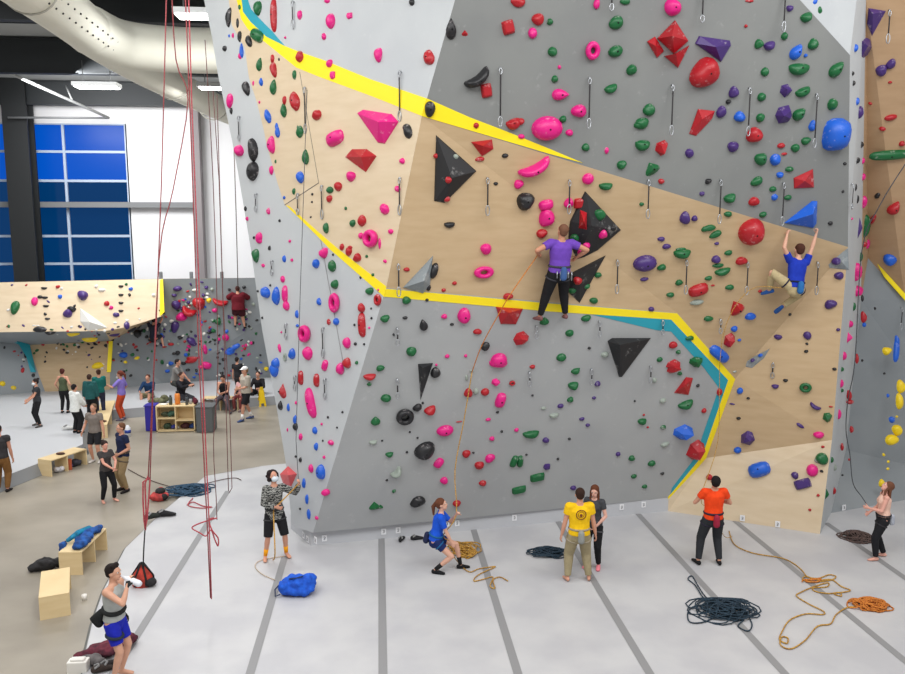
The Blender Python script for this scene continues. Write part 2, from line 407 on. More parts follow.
def wall_face(name, pts, m, th=.0):
    return st(link(name, mesh_of(pts, [tuple(range(len(pts)))]), m))
faces = []   # (points, panel name)
def face(nm, pts, m, tris=None):
    n = (pts[1] - pts[0]).cross(pts[2] - pts[0])
    if n.dot(EYE - pts[0]) < 0: pts = pts[::-1]
    faces.append((pts, nm, m))
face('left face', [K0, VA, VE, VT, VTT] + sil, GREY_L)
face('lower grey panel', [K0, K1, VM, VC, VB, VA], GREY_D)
mid = [VA, VB, VE]
face('middle plywood', [VA, VB, VE], PLY); face('middle plywood', [VB, VD, VE], PLY)
face('right plywood', [VB, VC, VD], PLY); face('right plywood', [VC, VM, VG] , PLY); face('right plywood', [VC, VG, VD], PLY)
face('low plywood', [P1, P2, VG], PLY_L); face('low plywood', [P1, VG, VM], PLY_L); face('low plywood', [P1, VM, K1], PLY_L)
face('upper grey panel', [VE, VD, VR, VR0, VX, VTT, VT], GREY_U_SHADED)
TOPS = atY(880, -85, 15.2)
S_top = onp(866, 0, PLS); S_mid = onp(861, 300, PLS); S_low = onp(846, 450, PLS)
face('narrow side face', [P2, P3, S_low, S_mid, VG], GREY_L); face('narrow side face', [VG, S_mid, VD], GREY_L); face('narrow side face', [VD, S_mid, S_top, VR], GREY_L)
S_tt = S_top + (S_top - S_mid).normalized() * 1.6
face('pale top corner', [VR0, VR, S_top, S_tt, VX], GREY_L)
verts = []; fcs = []; midx = []; ml = [GREY_L, GREY_D, PLY, PLY_L, GREY_U_SHADED]
bv = []; bf = []; bname = []
for pts, nm, m in faces:
    n0 = len(verts); verts += pts; fcs.append(tuple(range(n0, n0 + len(pts)))); midx.append(ml.index(m))
# hidden rear and the kick board at the foot
rear = [p + back_off for p in sil]
for i in range(len(sil) - 1):
    n0 = len(verts); verts += [sil[i], sil[i + 1], rear[i + 1], rear[i]]; fcs.append((n0, n0 + 1, n0 + 2, n0 + 3)); midx.append(0)
me = mesh_of(verts, fcs); o = link('wall_tower', me, ml)
for p, k in zip(me.polygons, midx): p.material_index = k
st(o)
BVH = []
for pts, nm, m in faces:
    # fan triangulation by ear: use blender's tessellator
    from mathutils.geometry import tessellate_polygon
    for t in tessellate_polygon([pts]): BVH.append((pts[t[0]], pts[t[1]], pts[t[2]], nm))
bvh = BVHTree.FromPolygons([p for t in BVH for p in t[:3]], [(3 * i, 3 * i + 1, 3 * i + 2) for i in range(len(BVH))])
kick = MB()
LK = onz(291, 529); 
kp = [(LK, V((LK.x, LK.y, .33))), (P0, V((P0.x, P0.y, .31))), (P1, V((P1.x, P1.y, .31)))]
off = V((0, .12, 0))
for (a, b), (c, d) in zip(kp, kp[1:]): kick.add([a, c, d, b, a + V((.1, .35, 0)), c + V((.1, .35, 0)), d + V((.1, .35, 0)), b + V((.1, .35, 0))], [(0, 1, 2, 3), (3, 2, 6, 7), (4, 7, 6, 5)])
st(kick.build('wall_kickboard', mat('kick_grey', (190, 192, 196), .7)))

# painted bands and plywood panels let into the faces, each a few mm thick
tn = [0]
def inlay(pix, pl, m, th, name=None, kind_name='trim'):
    tn[0] += 1
    b = MB(); b.slab([onp(x, y, pl) + pl[1] * .0 for x, y in pix] if not isinstance(pix[0], Vector) else pix, pl[1], th)
    return st(b.build('%s_%d' % (kind_name, tn[0]), m))
inlay([(229, 0), (232, 25), (245, 48), (249, 77), (257, 102), (264, 130), (267, 145), (278, 184), (285, 205), (300, 217), (320, 236), (386, 290), (422, 116), (370, 93), (319, 76), (296, 66), (266, 41), (248, 28), (242, 18), (237, 0), (234, -30), (227, -30)], PLL, PLY_L, .006)
inlay([(237, 0), (241.5, 19), (248, 29), (265.6, 42.5), (296.5, 67.6), (319.7, 77), (370, 95.5), (422, 116), (427, 98.5), (370, 79), (323.5, 60), (300, 52), (285, 46), (266.6, 36.7), (250, 21), (243.5, 11.6), (242, 0), (240, -40), (234, -40)], PLL, YEL, .010)
inlay([(242, 0), (243.5, 12), (251, 22), (266.6, 36.7), (285, 46), (272, 31), (259, 18), (251, 9), (248, 0), (247, -40), (240, -40)], PLL, TEAL, .011)
inlay([(286, 205), (317.5, 236), (331, 250), (382.5, 295), (384.5, 297), (386.6, 286.5), (339.7, 250), (317.5, 231), (290, 206.5)], PLL, YEL, .010)
inlay([(422, 116), (435, 120), (550, 154), (583, 163), (550, 149), (503, 130), (469, 117), (427, 98.5)], PL3, YEL, .008)
off1 = [(385.6, 289), (677, 313), (735, 379), (668, 511.5), (668, 497), (702, 456), (728, 380), (671, 319), (550, 311.4), (400, 298), (384, 297)]
inlay([(386, 289), (400, 290), (550, 303.4), (677, 313.3), (735, 379), (706, 458), (668, 502), (668, 497), (702, 456), (728, 380), (671, 319.5), (550, 311.4), (400, 298), (384, 296.5)], PL1, YEL, .008)
inlay([(592, 314.5), (671, 319.5), (728, 380), (702, 456), (670, 496), (672, 488), (697, 455), (702, 437), (719, 388), (704, 368), (671, 331.5), (656, 330)], PL1, TEAL, .007)
def seam(a, b, pl, w=.012, m=SEAM):
    A, B = onp(*a, pl), onp(*b, pl); s_ = (B - A).cross(pl[1]).normalized() * w
    tn[0] += 1; q = MB(); q.slab([A - s_, A + s_, B + s_, B - s_], pl[1], .011); st(q.build('trim_%d' % tn[0], m))
seam((285, 205), (319, 183), PLL, .007); seam((319, 183), (300, 72), PLL, .004)
seam((321, 240), (345, 372), PLL, .003, MATS_)
PLmid2 = plane(VB, VD, VE)

# ---------------------------------------------------------------- wall right of the tower
RA = [P3, P4 + (P4 - P3).normalized() * 3]
r_fold0 = atY(868, 258, S_mid.y - .05); r_fold1 = atY(905, 300, S_mid.y - .15); r_fold2 = atY(960, 362, S_mid.y - .3); print('SM', S_mid, S_top, S_low)
st(link('wall_right', mesh_of([P3, RA[1], V((RA[1].x, RA[1].y - .4, 3.2)), r_fold2, r_fold1, r_fold0, S_mid, S_low], [tuple(range(8))]), GREY_R))
RT2 = atY(1010, -85, S_top.y - .9); RT3 = V((RA[1].x + .2, RA[1].y - .9, 4.6))
face_rt = [S_mid, r_fold0, r_fold1, r_fold2, RT3, RT2, S_tt, S_top]
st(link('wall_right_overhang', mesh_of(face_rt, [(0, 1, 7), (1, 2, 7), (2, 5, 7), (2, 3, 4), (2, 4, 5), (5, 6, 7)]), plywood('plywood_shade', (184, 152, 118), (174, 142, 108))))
PLR = plane(P3, RA[1], r_fold1)
q = MB(); a, b, c, d = atY(876, 262, S_mid.y - .12), atY(907, 296, S_mid.y - .25), atY(907, 303, S_mid.y - .25), atY(884, 277, S_mid.y - .14)
nrm = plane(a, b, c)[1]; q.slab([a, b, c, d], nrm, .02); tn[0] += 1; st(q.build('trim_%d' % tn[0], YEL))
for pts, nm in (([P3, RA[1], r_fold2, r_fold1], 'right wall'), ([P3, r_fold1, r_fold0], 'right wall'), ([P3, r_fold0, S_mid], 'right wall'), ([P3, S_mid, S_low], 'right wall'),
                ([S_mid, r_fold0, S_top], 'right overhang'), ([r_fold0, r_fold1, S_top], 'right overhang'), ([r_fold1, RT2, S_top], 'right overhang'), ([RT2, S_tt, S_top], 'right overhang')):
    BVH.append((pts[0], pts[1], pts[2], nm)); 
    if len(pts) == 4: BVH.append((pts[0], pts[2], pts[3], nm))

# ---------------------------------------------------------------- floors
floor = MB(); floor.box(-30, -2, -.5, 16, 36, -.06); st(floor.build('floor', CONC))
mp = [onz(x, y) for x, y in ((80, 690), (83, 660), (92, 622), (103, 590), (125, 548), (162, 512), (205, 476), (262, 466), (300, 462))]
mm = MB(); poly = [(mp[0].x - .1, 4.0)] + [(p.x, p.y) for p in mp] + [(2.0, 22.2), (16, 22.2), (16, 4.0)]
mm.prism(poly, -.4, 0.0); st(mm.build('floor_mat', MATW))
ed = MB()
for a, b in zip(mp, mp[1:-1]):
    s_ = (b - a).cross(V((0, 0, 1))).normalized() * -.045
    if s_.x > 0: s_ = -s_
    ed.add([a + V((0, 0, .003)) - s_ * .2, b + V((0, 0, .003)) - s_ * .2, b + V((0, 0, .003)), a + V((0, 0, .003)), b + s_ + V((0, 0, -.056)), a + s_ + V((0, 0, -.056))], [(0, 1, 2, 3), (3, 2, 4, 5)])
st(ed.build('trim_mat_edge', mat('edge_grey', (112, 114, 112), .6)))
sm = MB()
for (x0, y0, x1, y1) in ((228, 491, 133, 642), (285, 556, 250, 674), (381.5, 538, 383, 674), (473, 528, 518, 674), (557, 520, 650, 674), (638, 514, 785, 674), (735, 521, 905, 661), (826, 523, 905, 578)):
    A = onz(x0, y0); B = onz(x1, y1); d = (B - A).normalized(); A2 = A if y0 < 660 else A; B2 = B + d * 4
    if B2.y < 4.2: B2 = B + d * ((4.2 - B.y) / d.y)
    s_ = d.cross(V((0, 0, 1))) * .065
    zz = V((0, 0, .004)); sm.add([A + zz - s_, A + zz + s_, B2 + zz + s_, B2 + zz - s_], [(0, 1, 2, 3)])
st(sm.build('trim_mat_seams', MATS_))
# bouldering mat, far left
ml_ = [onz(x, y, .24) for x, y in ((-60, 505), (0, 478), (60, 455), (83, 444), (82, 424), (112, 410), (262, 397), (330, 392))]
bmt = MB(); bmt.prism([(-26, ml_[0].y)] + [(p.x, p.y) for p in ml_] + [(ml_[-1].x + 4, ml_[-1].y), (-2, 33.8), (-26, 33.8)], -.3, .24)
st(bmt.build('floor_bouldering_mat', mat('mat_vinyl_far', (192, 194, 197), .5)))
be = MB()
for a, b in zip(ml_, ml_[1:]):
    s_ = (b - a).cross(V((0, 0, 1))).normalized() * .14
    if s_.y > 0 and abs(s_.y) > abs(s_.x): s_ = -s_
    if s_.x < 0 and abs(s_.x) > abs(s_.y): s_ = -s_
    be.add([a, b, b + s_ + V((0, 0, -.295)), a + s_ + V((0, 0, -.295))], [(0, 1, 2, 3)])
st(be.build('trim_bouldering_mat_edge', mat('edge_dark', (132, 134, 136), .6)))

# ---------------------------------------------------------------- back wall, windows, roof
BY = 35.0
X = lambda x, Y=BY: atY(x, 200, Y).x
Zy = lambda y, Y=BY, x=120: atY(x, y, Y).z
wz0, wz1 = -.06, 13.2
wx0, wx1 = atY(35, 200, BY).x, atY(129, 200, BY).x; w2 = atY(12, 200, BY).x
wtop = Zy(124); wbot = 2.2
wb = MB()
wb.box(-30, BY, wz0, 2, BY + .2, wbot); wb.box(-30, BY, wtop, 2, BY + .2, wz1); wb.box(wx1, BY, wbot, 2, BY + .2, wtop); wb.box(w2, BY, wbot, wx0, BY + .2, wtop)
st(wb.build('wall_back', WHITE))
GLU = mat('glass_bright', (0, 28, 80), .3, emit=(0, 84, 196), es=.85, spec=.12); GLD = mat('glass_dim', (2, 12, 28), .12, emit=(1, 56, 108), es=.85, spec=.15)
FR = mat('window_bar', (170, 185, 205), .5)
rows = [wtop, Zy(152), Zy(181), Zy(205), Zy(236), Zy(263.5), Zy(292)]
def window(n, xa, xb, mull):
    g = MB(); g.box(xa, BY + .10, rows[2], xb, BY + .13, wtop); w_ = st(g.build('window_%d' % n, GLU))
    g = MB(); g.box(xa, BY + .10, wbot, xb, BY + .13, rows[2]); o_ = st(g.build('window_lower_pane', GLD)); o_.parent = w_
    f_ = MB()
    for z_ in rows: f_.box(xa, BY + .02, z_ - .05, xb, BY + .14, z_ + .05)
    for xm in mull + [xa, xb]: f_.box(xm - .05, BY, wbot, xm + .05, BY + .14, wtop)
    o_ = st(f_.build('window_frame', FR)); o_.parent = w_
window(1, wx0, wx1, [atY(67, 200, BY).x]); window(2, w2 - 4.2, w2, [w2 - 1.4, w2 - 2.8])
cl = MB(); xa, xb = atY(8, 200, 33.9).x, atY(32.5, 200, 33.9).x
cl.box(xa, 33.9, -.06, xb, 34.0, 12.4); cl.box(xa, 34.5, -.06, xb, 34.6, 12.4); cl.box((xa + xb) / 2 - .04, 34, -.06, (xa + xb) / 2 + .04, 34.5, 12.4)
st(cl.build('column_black', mat('steel_black', (26, 29, 31), .6)))
cl = MB(); xa, xb = atY(193.5, 200, 34.4).x, atY(201.5, 200, 34.4).x; cl.box(xa, 34.4, -.06, xb, 34.9, 12.2); st(cl.build('column_grey', mat('col_grey', (135, 128, 130), .6)))
cl = MB(); cl.box(atY(35, 200, 34.7).x, 34.6, Zy(207.5, 34.6), atY(194, 200, 34.7).x, 34.8, Zy(202, 34.6)); cl.box(-24, 34.6, Zy(207.5, 34.6), atY(10, 200, 34.7).x, 34.8, Zy(202, 34.6)); st(cl.build('beam_girt', STEEL))
rz_ = lambda Y: 12.1 + (34 - Y) * .1
rf = MB(); rf.add([V((-30, 17.5, rz_(17.5))), V((3, 17.5, rz_(17.5))), V((3, 35.2, rz_(35.2))), V((-30, 35.2, rz_(35.2)))] + [V((-30, 17.5, rz_(17.5) + .2)), V((3, 17.5, rz_(17.5) + .2)), V((3, 35.2, rz_(35.2) + .2)), V((-30, 35.2, rz_(35.2) + .2))], [(0, 1, 2, 3), (7, 6, 5, 4), (0, 4, 5, 1), (1, 5, 6, 2), (3, 2, 6, 7), (0, 3, 7, 4)])
st(rf.build('ceiling', DECK))
for Y, zb in ((19.5, 12.0), (23, 11.75), (29, 11.45), (34.2, 11.15)):
    b = MB(); zt = rz_(Y); b.box(-30, Y - .02, zb, 3, Y + .02, zt); b.box(-30, Y - .15, zb - .03, 3, Y + .15, zb); b.box(-30, Y - .15, zt - .06, 3, Y + .15, zt - .03)
    st(b.build('beam_roof', DARK))
b = MB()
for Y in (20.8, 25, 27, 31, 32.6): b.box(-30, Y - .05, rz_(Y) - .22, 3, Y + .05, rz_(Y) - .02)
st(b.build('beam_purlins', DARK))
b = MB(); b.tube([atY(-10, 64, 30), atY(109, 118, 33.5)], .055, 8); b.tube([atY(66, 86, 33), atY(72, 100, 32.3)], .03, 6); st(b.build('beam_brace_rod', mat('brace', (190, 192, 192), .5)))
b = MB(); b.tube([atY(8, 117.5, 33.5), atY(109, 118, 33.5)], .045, 6); st(b.build('beam_tie_rod', STEEL))
DUCT = mat('duct_fabric', (228, 226, 212), .75, spec=.2)
du = empty('air_duct', (-7, 21, 10.9), label='long white round fabric air duct under the roof with perforations', cat='duct')
def local(mb, base): mb.v = [v - V(base) for v in mb.v]; return mb
DB = (-7, 21, 10.9)
d = MB(); pts = smooth_path([V((-6.3, 11.5, 10.8)), V((-6.4, 15, 10.8)), V((-6.5, 18, 10.8)), V((-6.65, 21, 10.8)), V((-6.6, 25, 10.8)), V((-5.95, 31, 10.7)), V((-5.6, 33.4, 10.65))], 8)
d.cap_tube(pts, [.52 - .1 * max(0, (p.y - 20) / 14) for p in pts], 24); local(d, DB).build('duct_main_run', DUCT, du)
d = MB(); pts = smooth_path([V((-6.6, 19.8, 10.82)), V((-6.3, 21.2, 10.82)), V((-5.2, 21.8, 10.82)), V((-3.3, 22.0, 10.85)), V((-1.2, 22.0, 10.85))], 8); d.cap_tube(pts, .56, 24); local(d, DB).build('duct_branch', DUCT, du)
d = MB()
for Y in (13.5, 16.2, 26.5, 30.5):
    c = V((-6.42 if Y < 20 else (-6.42 if Y < 28 else -5.98), Y, 10.8 if Y < 28 else 10.7)); pts = [c + V((math.cos(a) * .535, 0, math.sin(a) * .535)) for a in [i * PI / 12 for i in range(25)]]; e_ = MB(); e_.tube(pts, .018, 5, caps=False); local(e_, DB).build('duct_hoop', mat('hoop', (170, 168, 158), .5), du)
d = MB()
for i in range(26):
    Y = 12.5 + i * .36
    for a in (-.35, -.75):
        c = V((-6.32 - (Y - 12.5) * .03 + math.cos(a) * .52, Y, 10.8 + math.sin(a) * .52)); d.ball(c, .022, 6, 4)
local(d, DB).build('duct_perforations', mat('hole_dark', (50, 50, 48), .9), du)['kind'] = 'stuff'
# lamps, and an added fill light
LM = mat('lamp_glow', (255, 255, 250), .5, emit=(255, 255, 250), es=9)
def highbay(c, sx, sy, lab, power, lit=True):
    e = empty('ceiling_light', c, label=lab, cat='lamp', group='high bay lamps under the roof')
    h = MB(); h.box(-sx / 2 - .05, -sy / 2 - .05, .0, sx / 2 + .05, sy / 2 + .05, .12); h.build('housing', mat('lamp_case', (200, 202, 202), .5), e)
    g = MB(); g.box(-sx / 2, -sy / 2, -.03, sx / 2, sy / 2, .0); g.build('diffuser', LM, e)
    [(lambda r: (r.tube([V((q_ * sx / 3, 0, .12)), V((q_ * sx / 3, 0, .8))], .012, 5), r.build('hanger', STEEL, e)))(MB()) for q_ in (-1, 1)]
    l = bpy.data.lights.new('lamp', 'AREA'); l.shape = 'RECTANGLE'; l.size = sx; l.size_y = sy; l.energy = power; lo = bpy.data.objects.new('lamp_light', l); COL.objects.link(lo); lo.parent = e; lo.location = (0, 0, -.05)
highbay(atY(97, 87, 27), 1.25, .5, 'bright rectangular ceiling lamp above the blue windows', 260)
highbay(atY(196, 16, 19.2), .8, .5, 'bright ceiling lamp above the air duct bend', 260)
highbay(atY(215, 88, 26), .9, .5, 'bright ceiling lamp beside the tower edge below the duct', 260)
def area(loc, tgt, sx, sy, e, col=(1, 1, 1)):
    l = bpy.data.lights.new('hall_lamp_or_fill', 'AREA'); l.shape = 'RECTANGLE'; l.size = sx; l.size_y = sy; l.energy = e; l.color = col
    o_ = bpy.data.objects.new('hall_lamp_or_fill', l); COL.objects.link(o_); o_.location = loc
    o_.rotation_euler = (V(tgt) - V(loc)).to_track_quat('-Z', 'Y').to_euler(); return o_
area((-7, 12, 12.6), (-6, 14, 0), 5, 7, 600); area((-4, 4, 12.6), (-3, 9, 0), 6, 5, 540); area((3, 6, 12.8), (3.5, 10, 0), 7, 5, 660); area((10, 8, 12.8), (8.5, 12, 0), 5, 6, 560)
area((-14, 18, 11.6), (-14, 20, 0), 8, 6, 500); area((-12, 26.5, 11.0), (-12, 28, 0), 10, 3, 200); area((-10.8, 29, 10.9), (-6.5, 35, 6.5), 6, 1.5, 650)  # last one is an added fill, aimed at the back wall to brighten it
wd = bpy.data.worlds.new('world'); bpy.context.scene.world = wd; wd.use_nodes = True
wd.node_tree.nodes['Background'].inputs[0].default_value = (1, .985, .97, 1); wd.node_tree.nodes['Background'].inputs[1].default_value = .5
vs_ = bpy.context.scene.view_settings; vs_.view_transform = 'Standard'; vs_.look = 'None'; vs_.gamma = 1; vs_.exposure = 0.

# ---------------------------------------------------------------- bouldering wall at the back
B1 = [atY(-70, 284, 29.6), atY(163, 279, 29.9), atY(163, 316, 29.4), atY(128, 327, 29.2), atY(105, 331, 29.1), atY(-70, 333, 28.9)]
def bl(nm, pts, m):
    pts = [V(p) for p in pts]; n = (pts[1] - pts[0]).cross(pts[2] - pts[0])
    if n.dot(EYE - pts[0]) < 0: pts = pts[::-1]
    st(link(nm, mesh_of(pts, [tuple(range(len(pts)))]), m))
    for t in tessellate_polygon([pts]): BVH.append((pts[t[0]], pts[t[1]], pts[t[2]], 'back bouldering wall'))
bl('wall_boulder_top', B1, PLY_L)
L1 = atY(28, 345, 31.0); L2 = atY(47, 397, 30.4); L3 = atY(110, 390, 30.6); L4 = atY(110, 341, 31.0); L5 = atY(165, 375, 32.4); L6 = atY(165, 318, 31.2)
bl('wall_boulder_low', [L1, L4, L3, L2], PLY)
bl('wall_boulder_left', [L1, L2, onz(-70, 400, .24), atY(-70, 336, 30.0)], GREY_R)
bl('wall_boulder_mid', [L4, L3, onz(163, 383, .24), atY(163, 315, 31.2)], GREY_R)
bl('wall_boulder_under', [B1[5], B1[4], L4, L1, atY(-70, 336, 30.0)], GREY_R)
bl('wall_boulder_lip', [B1[4], B1[3], B1[2], atY(163, 315, 31.2), L4], PLY)
R0 = atY(163, 279, 30.9)
bl('wall_boulder_right', [R0, atY(335, 277, 31.4), onz(335, 374, .24), onz(163, 383, .24)], GREY_R)
bl('wall_boulder_side', [B1[1], R0, atY(163, 315, 31.2), B1[2]], YEL)
q = MB(); t_ = [atY(160, 280, 29.85), atY(163, 279, 29.85), atY(164.5, 312, 29.35), atY(160, 316, 29.35)]; q.slab(t_, (0, -1, 0), .02); tn[0] += 1; st(q.build('trim_%d' % tn[0], YEL))
q = MB(); q.slab([atY(109, 341, 30.95), atY(113, 341, 30.95), atY(111, 372, 30.7), atY(107, 372, 30.7)], (0, -1, 0), .03); tn[0] += 1; st(q.build('trim_%d' % tn[0], YEL))
q = MB(); q.slab([atY(2, 336, 30.3), atY(14, 336, 30.3), atY(30, 345, 30.9), atY(36, 372, 30.6), atY(31, 372, 30.6), atY(24, 347, 30.8)], (0, -1, 0), .03); tn[0] += 1; st(q.build('trim_%d' % tn[0], TEAL))
top = MB(); top.add([B1[0], B1[1], R0, atY(335, 277, 31.4), atY(335, 277, 31.4) + V((0, .12, 0)), R0 + V((-.1, .12, 0)), B1[1] + V((-.1, .12, 0)), B1[0] + V((0, .12, 0))], [(0, 1, 6, 7), (1, 2, 5, 6), (2, 3, 4, 5)]); st(top.build('wall_boulder_cap', mat('cap', (120, 108, 90), .7)))
